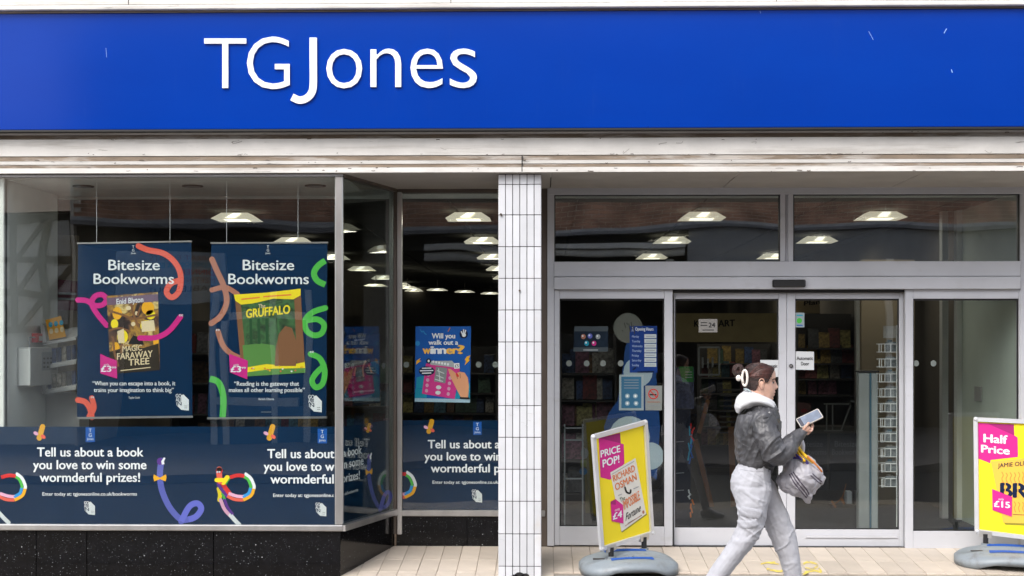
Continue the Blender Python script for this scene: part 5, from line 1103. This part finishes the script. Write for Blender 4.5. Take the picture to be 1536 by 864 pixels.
# body: head, neck, torso, arms, legs in one skin
body = MB()
hs = [ # v, front u, back u, half width (m)
 (602, 1156.5, 1149, .018), (600.5, 1158.6, 1146, .028), (598, 1160.2, 1142, .040), (595.5, 1160.0, 1138, .048), (593.5, 1160.8, 1134, .053), (591.5, 1161.2, 1130, .057), (589, 1161.8, 1127, .060), (586.5, 1161.9, 1124, .064),
 (583, 1161.8, 1121, .068), (579, 1161.6, 1119, .071), (575, 1161.4, 1117, .073), (571.5, 1161.4, 1116, .075), (568, 1162.4, 1115, .076), (564, 1163.3, 1115, .077), (560, 1163.2, 1115, .077), (556, 1162, 1116, .075), (552, 1159, 1118, .071), (548.5, 1154, 1121.5, .062), (545.5, 1147, 1127, .046), (544, 1141, 1132, .025)]
def headring(v, uf, ub, hw, infl=0.0, seg=40, feat=True):
    f = pp(uf, v); b = pp(ub, v); c = (f*.48+b*.52); rx = (f.x-b.x)/2+infl; out = []; cx_ = (f.x+b.x)/2
    for j in range(seg):
        a = 2*math.pi*j/seg; ca, sa = math.cos(a), math.sin(a)
        ex = 1.0 if ca < 0 else .88
        x = cx_+rx*ca*(abs(ca)**(ex-1) if abs(ca) > 1e-3 else 0); y = (hw+infl)*(abs(sa)**.95)*(1 if sa > 0 else -1)*(1 if ca < .2 else 1-.10*(ca-.2))
        if feat and ca > 0:
            g = lambda w: math.exp(-(y/w)**2)
            nose = max(0, 1-abs(v-581)/12.5) if v < 581 else max(0, 1-(v-581)/4.6); x += PXM*6.6*nose**.9*g(.013)
            x += PXM*1.6*math.exp(-((v-588.2)/1.5)**2)*g(.022) + PXM*1.3*math.exp(-((v-592.4)/1.5)**2)*g(.020)-PXM*1.0*math.exp(-((v-590.3)/.7)**2)*g(.024)-PXM*.9*math.exp(-((v-595)/1.2)**2)*g(.03)
            x -= PXM*1.7*math.exp(-((v-574)/3.2)**2)*math.exp(-((abs(y)-.032)/.013)**2); x += PXM*.8*math.exp(-((v-567)/2.2)**2)*math.exp(-((abs(y)-.03)/.025)**2)
        out.append(Vector((x, PYY+y, f.z)))
    return out
def ihs(v):
    for a, b in zip(hs[:-1], hs[1:]):
        if b[0] <= v <= a[0]: t = (a[0]-v)/(a[0]-b[0]); return [a[k]+(b[k]-a[k])*t for k in range(4)]
    return hs[-1]
hv = [602-i*.8 for i in range(73)]; hv = [v for v in hv if v >= 544.2]+[544.2]
def headmesh(infl=0, feat=True, seg=48):
    mb = MB(); rings = [headring(v, *ihs(v)[1:], infl=infl, seg=seg, feat=feat) for v in hv]
    for r in rings: mb.v += [tuple(p) for p in r]
    for i in range(len(rings)-1):
        for j in range(seg): a = i*seg+j; b = i*seg+(j+1) % seg; mb.f.append((a, b, b+seg, a+seg))
    mb.f.append(tuple(range(seg-1, -1, -1))); e = (len(rings)-1)*seg; mb.f.append(tuple(range(e, e+seg))); return mb
body.add(headmesh().v, headmesh().f)
chain(body, [(1134, 583, 0, 14, 14), (1137, 594, 0, 13.5, 14), (1139, 604, 0, 13, 14), (1138, 624, 0, 17, 22), (1135, 660, 0, 20, 28), (1132, 700, 0, 16, 26), (1127, 728, 0, 20, 30)])
chain(body, [(1137, 628, -32, 11, 11), (1144, 655, -41, 11, 11), (1157, 681, -42, 9.5, 9.5), (1176, 667, -36, 9, 9), (1190, 654, -28, 7, 7), (1199, 646, -22, 6, 6)])
chain(body, [(1140, 628, 32, 11, 11), (1158, 655, 38, 11, 11), (1172, 675, 34, 9, 9), (1190, 672, 14, 6.5, 6.5)])
chain(body, [(1128, 735, -18, 18, 18), (1124, 782, -20, 14, 14), (1098, 828, -20, 12, 12), (1062, 880, -18, 9, 9), (1048, 897, -18, 8, 8)])
chain(body, [(1148, 740, 18, 18, 18), (1170, 790, 20, 14, 14), (1188, 840, 18, 12, 12), (1197, 895, 18, 8, 8), (1199, 915, 18, 8, 8)])
# near hand round the phone: palm, four curled fingers, thumb over the screen
chain(body, [(1198, 647, -22, 4.6, 6), (1202, 643.5, -22, 5.6, 7.5), (1206.5, 641.5, -21, 5.2, 8)], sub=2)
def finger(pts, r): chain(body, [(u, v, d, r*(1-.08*i), r*(1-.08*i)) for i, (u, v, d) in enumerate(pts)], seg=10, sub=2)
finger([(1206, 644, -26), (1211.5, 645.5, -25), (1214.5, 642, -22), (1213.5, 637.5, -20)], 1.95)
finger([(1207, 641, -20), (1213, 642.5, -18), (1216.5, 639, -16), (1215.5, 634.5, -15)], 2.05)
finger([(1205, 646, -22), (1209.5, 648, -21), (1212.5, 645.5, -18), (1212, 641.5, -16)], 1.9)
finger([(1203, 648, -24), (1207, 650, -23), (1209.5, 648.5, -20), (1209.5, 645, -18)], 1.6)
finger([(1201, 642, -28), (1204, 637, -30), (1207.5, 633, -29)], 2.2)
# far hand closed on the bag straps
chain(body, [(1188, 672, 12, 5.5, 6), (1193, 672, 8, 6, 7)], sub=2)
for i in range(4): finger([(1194, 668+i*2.8, 12), (1198.5, 668.5+i*2.8, 8), (1199.5, 669.5+i*2.7, 3), (1196, 670+i*2.6, 1)], 1.8)
finger([(1190, 668, 6), (1194, 666, 2), (1197, 668, 0)], 2.0)
# ear
ear = MB(); chain(body, [(1141.5, 569.5, -16.5, 3.4, 1.6), (1139.5, 574, -17.6, 4.2, 2.0), (1140.5, 579.5, -17.0, 3.0, 1.8), (1141.5, 583, -16.0, 1.8, 1.4)], seg=12)
fuse(body, 'body', skin, woman, voxel=.0032, smooth=2)
# ear rim, and inner fold with its shade painted in as darker red
er = MB(); er.tube(smoothpath([pp(1143.5, 573, -19.2), pp(1142, 568.5, -19.6), pp(1138, 568, -19.6), pp(1135.8, 572, -19.2), pp(1137, 578, -18.8), pp(1140.5, 583, -18.0)], 4), .0032, 8); er.build('ear_rim', skin, woman, smooth=True)
innm = mat('flushed_shaded_skin', (.45, .13, .09), rough=.5); e2 = MB().sphere(pp(1140, 575, -18.9), .0085, (.8, .25, 1.35), 12, 8); e2.build('inner_ear', innm, woman, smooth=True)
# brows, eyes, lips, both sides
browm = mat('brow_hair', (.035, .02, .015), rough=.7); eyem = mat('eye_white', (.55, .50, .46), rough=.2); irism = mat('iris_brown', (.02, .012, .01), rough=.1); lipm = mat('lip', (.46, .13, .11), rough=.4)
for sg in (-1, 1):
    E = pp(1158.2, 573.8); ye = PYY+sg*.034
    MB().sphere((E.x-.0055, ye-sg*.0012, E.z-.001), .0098, (1, 1, .62), seg=14, rings=10).build('eye', eyem, woman, smooth=True); MB().sphere((E.x+.0015, ye+sg*.0008, E.z-.001), .0046, seg=12, rings=8).build('iris', irism, woman, smooth=True)
    MB().tube([(E.x-.004, ye+sg*.0115, E.z+.001), (E.x+.003, ye+sg*.0075, E.z+.0045), (E.x+.0072, ye, E.z+.0055), (E.x+.005, ye-sg*.008, E.z+.004)], [.0012, .0022, .0024, .0014], 6).build('eyelash', browm, woman, smooth=True)
    MB().tube([(E.x-.010, PYY+sg*.056, E.z+.020), (E.x+.004, PYY+sg*.046, E.z+.0245), (E.x+.014, PYY+sg*.030, E.z+.024), (E.x+.0185, PYY+sg*.014, E.z+.021)], [.0015, .003, .0034, .0028], 6).build('eyebrow', browm, woman, smooth=True)
for v, dz in ((588.6, 0), (592.2, 0)):
    c = pp(1163.1 if v < 590 else 1162.5, v); c.x -= .0030; MB().tube([(c.x-.010, PYY-.020, c.z), (c.x-.001, PYY-.009, c.z), (c.x+.0005, PYY, c.z), (c.x-.001, PYY+.009, c.z), (c.x-.010, PYY+.020, c.z)], [.0010, .0024, .0030, .0024, .0010], 8).build('lip', lipm, woman, smooth=True)
# hair drawn back tight from the hairline
hairm = mat('dark_auburn_hair', (.034, .015, .012), rough=.42, spec=.5, var=.6, vscale=22, stretch=(.35, 1.0, 5.0), bump=.7, bscale=110)
HL = [(543, 1166), (549, 1166), (553, 1163.2), (556, 1160.2), (560, 1157.5), (564, 1155), (568, 1152.5), (571, 1150.5), (573.5, 1148.5), (574.3, 1145), (570, 1144), (568, 1142)]
def hairx(v):
    T = ((543, 1170), (551, 1166), (553.5, 1161.0), (557, 1158.0), (562, 1155.2), (567, 1152.8), (570.5, 1151), (573, 1149), (573.6, 1143), (574, 1136), (578, 1134), (583, 1132.5), (587, 1129), (590, 1121), (592, 1100))
    for a, b in zip(T[:-1], T[1:]):
        if a[0] <= v <= b[0]: return a[1]+(b[1]-a[1])*(v-a[0])/(b[0]-a[0])
    return 1170 if v < 543 else 1100
hm = headmesh(.0075, False, 96); keep = []
bmh = bmesh.new(); bmh.from_mesh(hm.mesh('h'))
top = max(v.co.z for v in bmh.verts)
dele = []
for f in bmh.faces:
    c = f.calc_center_median(); r_ = c-EYE; u = None
    dpt = (c.y-EYE.y); vv = HOR-(c.z-EYE.z)/dpt*FPX
    if c.x > at(hairx(vv+rr.uniform(-.25, .25)), vv, PYY).x-(.012 if abs(c.y-PYY) < .03 and vv > 549 else 0)*0: dele.append(f)
bmesh.ops.delete(bmh, geom=dele, context='FACES')
for v in bmh.verts:
    n = noise.noise(Vector((v.co.x*9, v.co.y*30, v.co.z*70))); v.co += (v.co-pp(1138, 570)).normalized()*(.0022*n)
cap_ = bmesh.ops.extrude_face_region(bmh, geom=bmh.faces[:]); vs_ = [g_ for g_ in cap_['geom'] if isinstance(g_, bmesh.types.BMVert)]
for v in vs_: v.co += (pp(1138, 570)-v.co).normalized()*.006
bmesh.ops.recalc_face_normals(bmh, faces=bmh.faces); hme = bpy.data.meshes.new('hair'); bmh.to_mesh(hme); bmh.free()
hme.polygons.foreach_set('use_smooth', [True]*len(hme.polygons)); hair = link('hair', hme, hairm, woman)
st = MB()
for i in range(70):   # fine strands sweeping back to the clip
    v0 = rr.uniform(546, 571); u0 = hairx(v0)-1.5 if v0 > 551 else rr.uniform(1140, 1158); d0 = -rr.uniform(4, 16)
    pts = []
    for k in range(7):
        t_ = k/6; u = u0+(1119-u0)*t_; v = v0+(565-v0)*t_*t_+(-1.5*math.sin(t_*math.pi))
        q = ihs(max(544.5, min(v, 600))); a = max(-1, min(1, (u-(q[1]+q[2])/2)/((q[1]-q[2])/2+1.8))); y = -(q[3]+.0088)*math.sqrt(max(0, 1-a*a))**.95
        pts.append(Vector((pp(u, v).x, PYY+y, pp(u, v).z)))
    st.tube(pts, .0011, 4)
tag(st.build('hair_strand', mat('auburn_strand', (.075, .024, .018), rough=.4, var=.4, vscale=60), woman, smooth=True), kind='stuff')
bun = MB()
for i in range(14): a = i/14*2*math.pi; bun.sphere(pp(1107.5+5.2*math.cos(a), 555.5+5.6*math.sin(a), 0), PXM*4.4, (1, 2.0, 1), 12, 8)
bun.tube([pp(1107, 556, -6), pp(1113, 560, -4), pp(1119, 563, 0)], .024, 10)
fuse(bun, 'hair_bun', hairm, woman, voxel=.004, smooth=2, fold=lambda p, n: .003*noise.noise(p*90))
clipm = mat('cream_clip', (.80, .74, .68), rough=.3, var=.03); cl_ = MB()
cl_.tube([pp(1114.8+3.6*math.cos(a*math.pi/10), 566.5+11.5*math.sin(a*math.pi/10), -17-1.5*math.cos(a*math.pi/10)) for a in range(21)], .0078, 10, cap=False); cl_.build('hair_clip', clipm, woman, smooth=True)
MB().sphere(pp(1106, 566.8, -13), .0175, (1, .8, 1.15), 14, 10).build('hair_clip', clipm, woman, smooth=True)
MB().tube([pp(1106, 567, -13), pp(1111, 567, -16), pp(1112.5, 574, -17)], .007, 8).build('hair_clip', clipm, woman, smooth=True)
# white hood
hoodm = mat('white_fleece', (.60, .61, .63), rough=.9, var=.04, bump=.15, bscale=220, sheen=.2)
hood = MB()
chain(hood, [(1109, 610, 0, 7, 24), (1115, 604, 0, 11.5, 31), (1126, 600, 0, 11.5, 34), (1138, 601.5, 0, 9.5, 34), (1149, 606, 0, 8.5, 29), (1157, 611, 0, 7, 21), (1160.5, 614, 0, 4.5, 12)])
chain(hood, [(1120, 590, 0, 6, 17), (1114, 599, 0, 9, 22), (1109, 611, 0, 7, 22), (1107.5, 617, 0, 3.5, 14)])
chain(hood, [(1122, 588.5, 0, 4, 20), (1133, 593, 0, 5, 25), (1145, 598, 0, 5, 25), (1156, 604, 0, 5, 19), (1161, 610, 0, 4, 12)])
fuse(hood, 'hood', hoodm, woman, voxel=.0045, smooth=5, fold=lambda p, n: .006*max(0, ridge(p, 5, 4, 16, -.45, 3)-.55)-.002)
MB().tube(smoothpath([pp(1114, 583, -14), pp(1119, 584, -17), pp(1124, 587.5, -19)], 4), .006, 8).build('hood_toggle', mat('grey_cord', (.35, .42, .44), rough=.6), woman, smooth=True)
# washed grey leather jacket
jm = mat('washed_grey_leather', (.058, .058, .064), rough=.45, spec=.55, var=.6, vscale=9, bump=.25, bscale=45); dirty(jm, (.12, .12, .13), scale=11, lo=.53, hi=.72, amt=.75, stretch=(1.6, 1, .8))
jk = MB()
chain(jk, [(1137, 610.5, 0, 17, 27), (1138, 614, 0, 25, 34), (1139, 620, 0, 30, 39), (1138, 634, 0, 34, 43), (1137, 655, 0, 34, 43), (1135, 675, 0, 32, 42), (1134, 690, 0, 29, 40), (1134, 697, 0, 26, 36)])
chain(jk, [(1138, 626, -32, 17, 15), (1143, 648, -42, 19, 17), (1151, 671, -46, 18.5, 17), (1157, 681, -44, 15.5, 15), (1170, 674, -40, 15.5, 14), (1182, 663, -33, 13, 12), (1192, 653.5, -27, 10.5, 10.5), (1197, 649.5, -24, 9.6, 9.6)])
chain(jk, [(1142, 626, 32, 16, 15), (1157, 650, 40, 17, 16), (1171, 676, 36, 15, 15), (1184, 674, 22, 11, 12), (1188, 673.5, 16, 9, 10)])
chain(jk, [(1112, 696.5, 0, 3, 24), (1134, 698.5, 0, 5, 35), (1155, 698, 0, 4, 30)])
def jf(p, n):
    a = .019*max(0, ridge(p, 5, 4, 11, .75, 1)-.45)+.011*max(0, ridge(p, 17, 9, 6, -.5, 8)-.4)+.0035*max(0, ridge(p, 30, 16, 22, .3, 5)-.5)+.003*noise.noise(p*34)
    return a-.008
fuse(jk, 'jacket', jm, woman, voxel=.0045, smooth=4, fold=jf)
def bvh(o): 
    W_ = o.matrix_parent_inverse; off = WL[woman.name]
    return BVHTree.FromPolygons([v.co.copy() for v in o.data.vertices], [tuple(p.vertices) for p in o.data.polygons])
def drape(tree, pts, w, name, m, parent, lift=.003, thick=.004, n=6, cross=3):
    """strip sewn on to the surface below it"""
    q = smoothpath(pts, n); vs = []; fs = []; rows = 0
    for i, p in enumerate(q):
        d = q[min(i+1, len(q)-1)]-q[max(i-1, 0)]; d.normalize(); nn = Vector((-d.y, d.x, 0)); row = []
        for c in range(cross+1):
            s_ = (c/cross-.5)*w; u, v = p.x+nn.x*s_, p.y+nn.y*s_; dr = ray(u, v).normalized(); h = tree.ray_cast(EYE, dr)
            if h[0] is None: row = None; break
            ed = 0 if c in (0, cross) else thick
            row.append(h[0]-dr*(lift+ed))
        if row: vs.append(row)
    mb = MB(); k = cross+1
    for r in vs: mb.v += [tuple(p) for p in r]
    for i in range(len(vs)-1):
        for c in range(cross): a = i*k+c; mb.f.append((a, a+1, a+k+1, a+k))
    mb.smooth = True
    return link(name, mb.mesh(name), m, parent) if mb.f else None
jt = bvh(bpy.data.objects['jacket']); seam = mat('rubbed_seam', (.10, .10, .11), rough=.5, var=.3, vscale=60)
jm2 = mat('grey_leather_trim', (.07, .07, .078), rough=.4, spec=.6, var=.4, vscale=12, bump=.3, bscale=80)
drape(jt, [(1143, 608.5), (1147, 616), (1149, 626)], 12, 'epaulette', jm2, woman, .004, .006)
for pts, w_ in (([(1137, 609), (1142, 618), (1143.5, 628)], .9), ([(1144, 627), (1154, 625)], 1.3), ([(1152, 609), (1156, 624)], .9), ([(1106, 660), (1114, 666), (1124, 671)], 1.0), ([(1144, 684), (1154, 684), (1166, 678)], 1.0), 
                ([(1178, 640), (1186, 650), (1194, 658)], .7), ([(1118, 688), (1118, 697)], 1.2), ([(1109, 696), (1125, 698.5), (1140, 699)], .8), ([(1168, 652), (1176, 662), (1182, 670)], .7)): drape(jt, pts, w_*.8, 'seam', seam, woman, .0004, .0010)
MB().sphere(pp(1146.5, 616.5, -47), .005, (1, .6, 1), 10, 8).build('stud', chrome, woman, smooth=True)
# shirt hem under the jacket and pale grey joggers
pm = mat('pale_grey_jersey', (.43, .435, .475), rough=.85, var=.05, vscale=14, bump=.08, bscale=120, sheen=.15)
pz = MB()
chain(pz, [(1135, 698, 0, 23.5, 33), (1130, 710, 0, 28, 37), (1126, 724, 0, 31, 39), (1128, 738, 0, 29.5, 36)])
chain(pz, [(1127, 735, -15, 30, 25), (1126, 756, -19, 24, 24), (1125, 775, -20, 21, 22), (1120, 793, -20, 18.5, 20), (1108, 813, -20, 17, 18), (1091, 836, -19, 15.5, 17), (1073, 861, -18, 14.5, 16), (1058, 884, -18, 13, 14), (1051, 893, -18, 10, 11)])
chain(pz, [(1146, 735, 16, 21, 24), (1159, 762, 20, 20.5, 22), (1170, 787, 20, 20.5, 20), (1179, 810, 19, 20, 19), (1187, 837, 18, 16.5, 17), (1192, 862, 18, 14.2, 15), (1196, 888, 18, 12.5, 13), (1198, 903, 18, 10, 11)])
def wfun(p, v0, u0, r):
    q = pp(u0, v0); return math.exp(-(((p.x-q.x)**2+(p.z-q.z)**2)/(r*PXM)**2))
def pf(p, n):
    a = .012*max(0, ridge(p, 4, 4, 22, -.55, 2)-.5)*(wfun(p, 712, 1140, 26)*.7+wfun(p, 757, 1115, 26)*1.1+wfun(p, 795, 1118, 26)+.12)
    a += .016*max(0, ridge(p, 5, 4, 17, .55, 9)-.5)*(wfun(p, 790, 1115, 30)+wfun(p, 820, 1192, 30)+.10)+.010*max(0, ridge(p, 18, 6, 4, .2, 4)-.5)*(.22+wfun(p, 704, 1135, 20)) + .0035*noise.noise(p*16)+.002*noise.noise(p*40)
    return a-.004
pants = fuse(pz, 'joggers', pm, woman, voxel=.0048, smooth=3, fold=pf)
ptree = bvh(pants); pm2 = mat('pale_grey_jersey_trim', (.40, .405, .445), rough=.85, var=.06, vscale=20, bump=.3, bscale=90)
drape(ptree, [(1103, 764), (1118, 768), (1136, 771), (1141, 773)], 15, 'cargo_pocket_flap', pm2, woman, .003, .007, cross=6)
drape(ptree, [(1105, 783), (1116, 787), (1130, 786), (1137, 782)], 12, 'cargo_pocket', pm2, woman, .002, .006, cross=6)
for pts, w_ in (([(1155, 704), (1153, 730), (1150, 752), (1141, 782)], .8), ([(1110, 703.5), (1130, 706.5), (1158, 706)], 1.0), ([(1137, 712), (1147, 722), (1150, 740)], .7)): drape(ptree, pts, w_, 'seam', pm2, woman, .001, .002)
cf = MB(); chain(cf, [(1195, 651, -25, 7.6, 8), (1200, 646.5, -22.5, 7.2, 7.6)]); fuse(cf, 'cuff', jm2, woman, voxel=.004, smooth=2)
shoem = mat('white_trainer', (.62, .62, .62), rough=.6); solem = mat('rubber_sole', (.45, .45, .44), rough=.8)
def shoe(a, ang, d):
    mb = MB(); c, s_ = math.cos(ang), math.sin(ang); R = lambda x, y: (a[0]+x*c-y*s_, a[1]+x*s_+y*c)
    chain(mb, [(*R(-8, 2), d, 9, 8), (*R(2, 0), d, 12, 9), (*R(20, 6), d, 8.5, 10), (*R(38, 9), d, 5.5, 10), (*R(44, 10), d, 4, 8)]); fuse(mb, 'trainer', shoem, woman, voxel=.006, smooth=3)
    mb = MB(); chain(mb, [(*R(-10, 12), d, 3, 9), (*R(20, 14), d, 3, 10.5), (*R(44, 14), d, 3, 8)]); fuse(mb, 'sole', solem, woman, voxel=.006, smooth=1)
shoe((1044, 897), .62, -18); shoe((1200, 914), 0.0, 18)
# phone, held at the lower end
ph = thing('mobile_phone', 'mobile phone in a pale case held out in front of the woman', 'phone', tuple(pp(1210, 628, -20)))
Lc = Vector((33, 0, 16)).normalized(); nP = (Vector((-16, 0, 33)).normalized()*.62+Vector((0, -1, 0))*.785).normalized(); sP = Lc.cross(nP)
c0 = pp(1210.5, 626.5, -21)
def slab(cx, hl, hs_, t0, t1, r, m, nm):
    pts = []
    for k in range(24):
        a = 2*math.pi*k/24; ca, sa = math.cos(a), math.sin(a); pts.append(((hl-r)*(1 if ca > 0 else -1)+r*ca, (hs_-r)*(1 if sa > 0 else -1)+r*sa))
    f = [cx+Lc*x+sP*y+nP*t1 for x, y in pts]; b_ = [cx+Lc*x+sP*y+nP*t0 for x, y in pts]
    MB().add(f+b_, [tuple(range(24)), tuple(range(47, 23, -1))]+[(i, i+24, (i+1) % 24+24, (i+1) % 24) for i in range(24)]).build(nm, m, ph)
slab(c0, .080, .0385, -.005, .005, .011, mat('pale_case', (.42, .39, .35), rough=.4), 'case'); slab(c0, .0745, .0335, .005, .0058, .007, mat('phone_screen', (.12, .15, .21), rough=.25, spec=.25, var=.35, vscale=14), 'screen')
slab(c0-Lc*.063+sP*.0, .0115, .0335, .0058, .0064, .006, flat('screen_dark', (.015, .018, .04), .2), 'screen_band')
# carrier bag
bgm = mat('crumpled_grey_carrier', (.43, .42, .46), rough=.36, spec=.6, var=.2, vscale=8, bump=.3, bscale=26); bag = thing('carrier_bag', 'crumpled grey plastic carrier bag with dark stripes hanging from the woman’s far hand', 'bag', tuple(pp(1203, 750, -4)))
bb = MB()
chain(bb, [(1184, 683, 0, 9, 12), (1190, 695, 0, 17, 24), (1199, 712, 0, 31, 33), (1205, 728, 0, 27.5, 29), (1210, 743, 0, 11, 17), (1212, 750, 0, 4, 8)])
bb.sphere(pp(1186, 722, 0), PXM*19, (1, 1.1, 1)); bb.sphere(pp(1218, 716, 0), PXM*18, (1, 1.1, 1.1)); bb.sphere(pp(1205, 698, 0), PXM*17, (1.1, 1.2, .9))
chain(bb, [(1174, 694, -2, 5, 8), (1183, 690, -2, 7, 10), (1193, 692, -2, 8, 12)])
def bf(p, n): 
    v = noise.voronoi(p*13)[0]; return .026*(min(v[1]-v[0], .6))*.9-.006+.016*max(0, ridge(p, 16, 10, 5, .6, 2)-.5)+.004*noise.noise(p*30)
bo = fuse(bb, 'bag_body', bgm, bag, voxel=.0045, smooth=3, fold=bf)
bt = bvh(bo); sm_ = flat('dark_violet_stripe', (.085, .07, .10)); 
for k in range(3): drape(bt, [(1184+k*2.8, 711-k*1.6), (1192+k*3.3, 725-k*2.2), (1204+k*3, 740-k*2.6), (1210+k*1.8, 747-k*2.4)], 1.9, 'stripe', sm_, bag, .002, .001)
for k in range(2): drape(bt, [(1216+k*2.6, 713-k*2.8), (1226+k*2, 722-k*3), (1232+k, 726-k*3.5)], 1.8, 'stripe', sm_, bag, .002, .001)
ym_ = mat('yellow_strap', (.80, .50, .01), rough=.5, var=.3, vscale=30)
drape(bt, [(1189, 686), (1198, 687), (1207, 690), (1212, 696)], 4, 'print_patch', flat('violet_patch', (.06, .04, .22)), bag, .003, .002)
for pts, w_ in (([(1193, 668, 0), (1190, 676, -8), (1189, 686, -14)], .008), ([(1195, 668, 0), (1199, 676, -12), (1206, 684, -22), (1216, 692, -24)], .011), ([(1192, 672, -6), (1197, 682, -16), (1203, 690, -24)], .009)): MB().tube(smoothpath([pp(*p) for p in pts], 5), w_, 8).build('handle', ym_, bag, smooth=True)
MB().tube(smoothpath([pp(*p) for p in ((1206, 682, -26), (1214, 690, -27), (1222, 698, -25), (1229, 706, -20))], 5), .006, 8).build('handle', mat('orange_strap', (.75, .25, .05), rough=.5), bag, smooth=True)
MB().tube(smoothpath([pp(*p) for p in ((1186, 678, -12), (1194, 683, -20), (1199, 688, -25))], 5), .007, 8).build('handle', flat('violet_patch', (.06, .04, .22)), bag, smooth=True)
cb = MB(); chain(cb, [(1201, 660, 0, 4, 5), (1203, 668, 0, 4.5, 6), (1204, 677, 0, 3, 5)]); fuse(cb, 'bag_corner', mat('pale_carrier', (.62, .62, .68), rough=.5, var=.1), bag, voxel=.004, smooth=2)
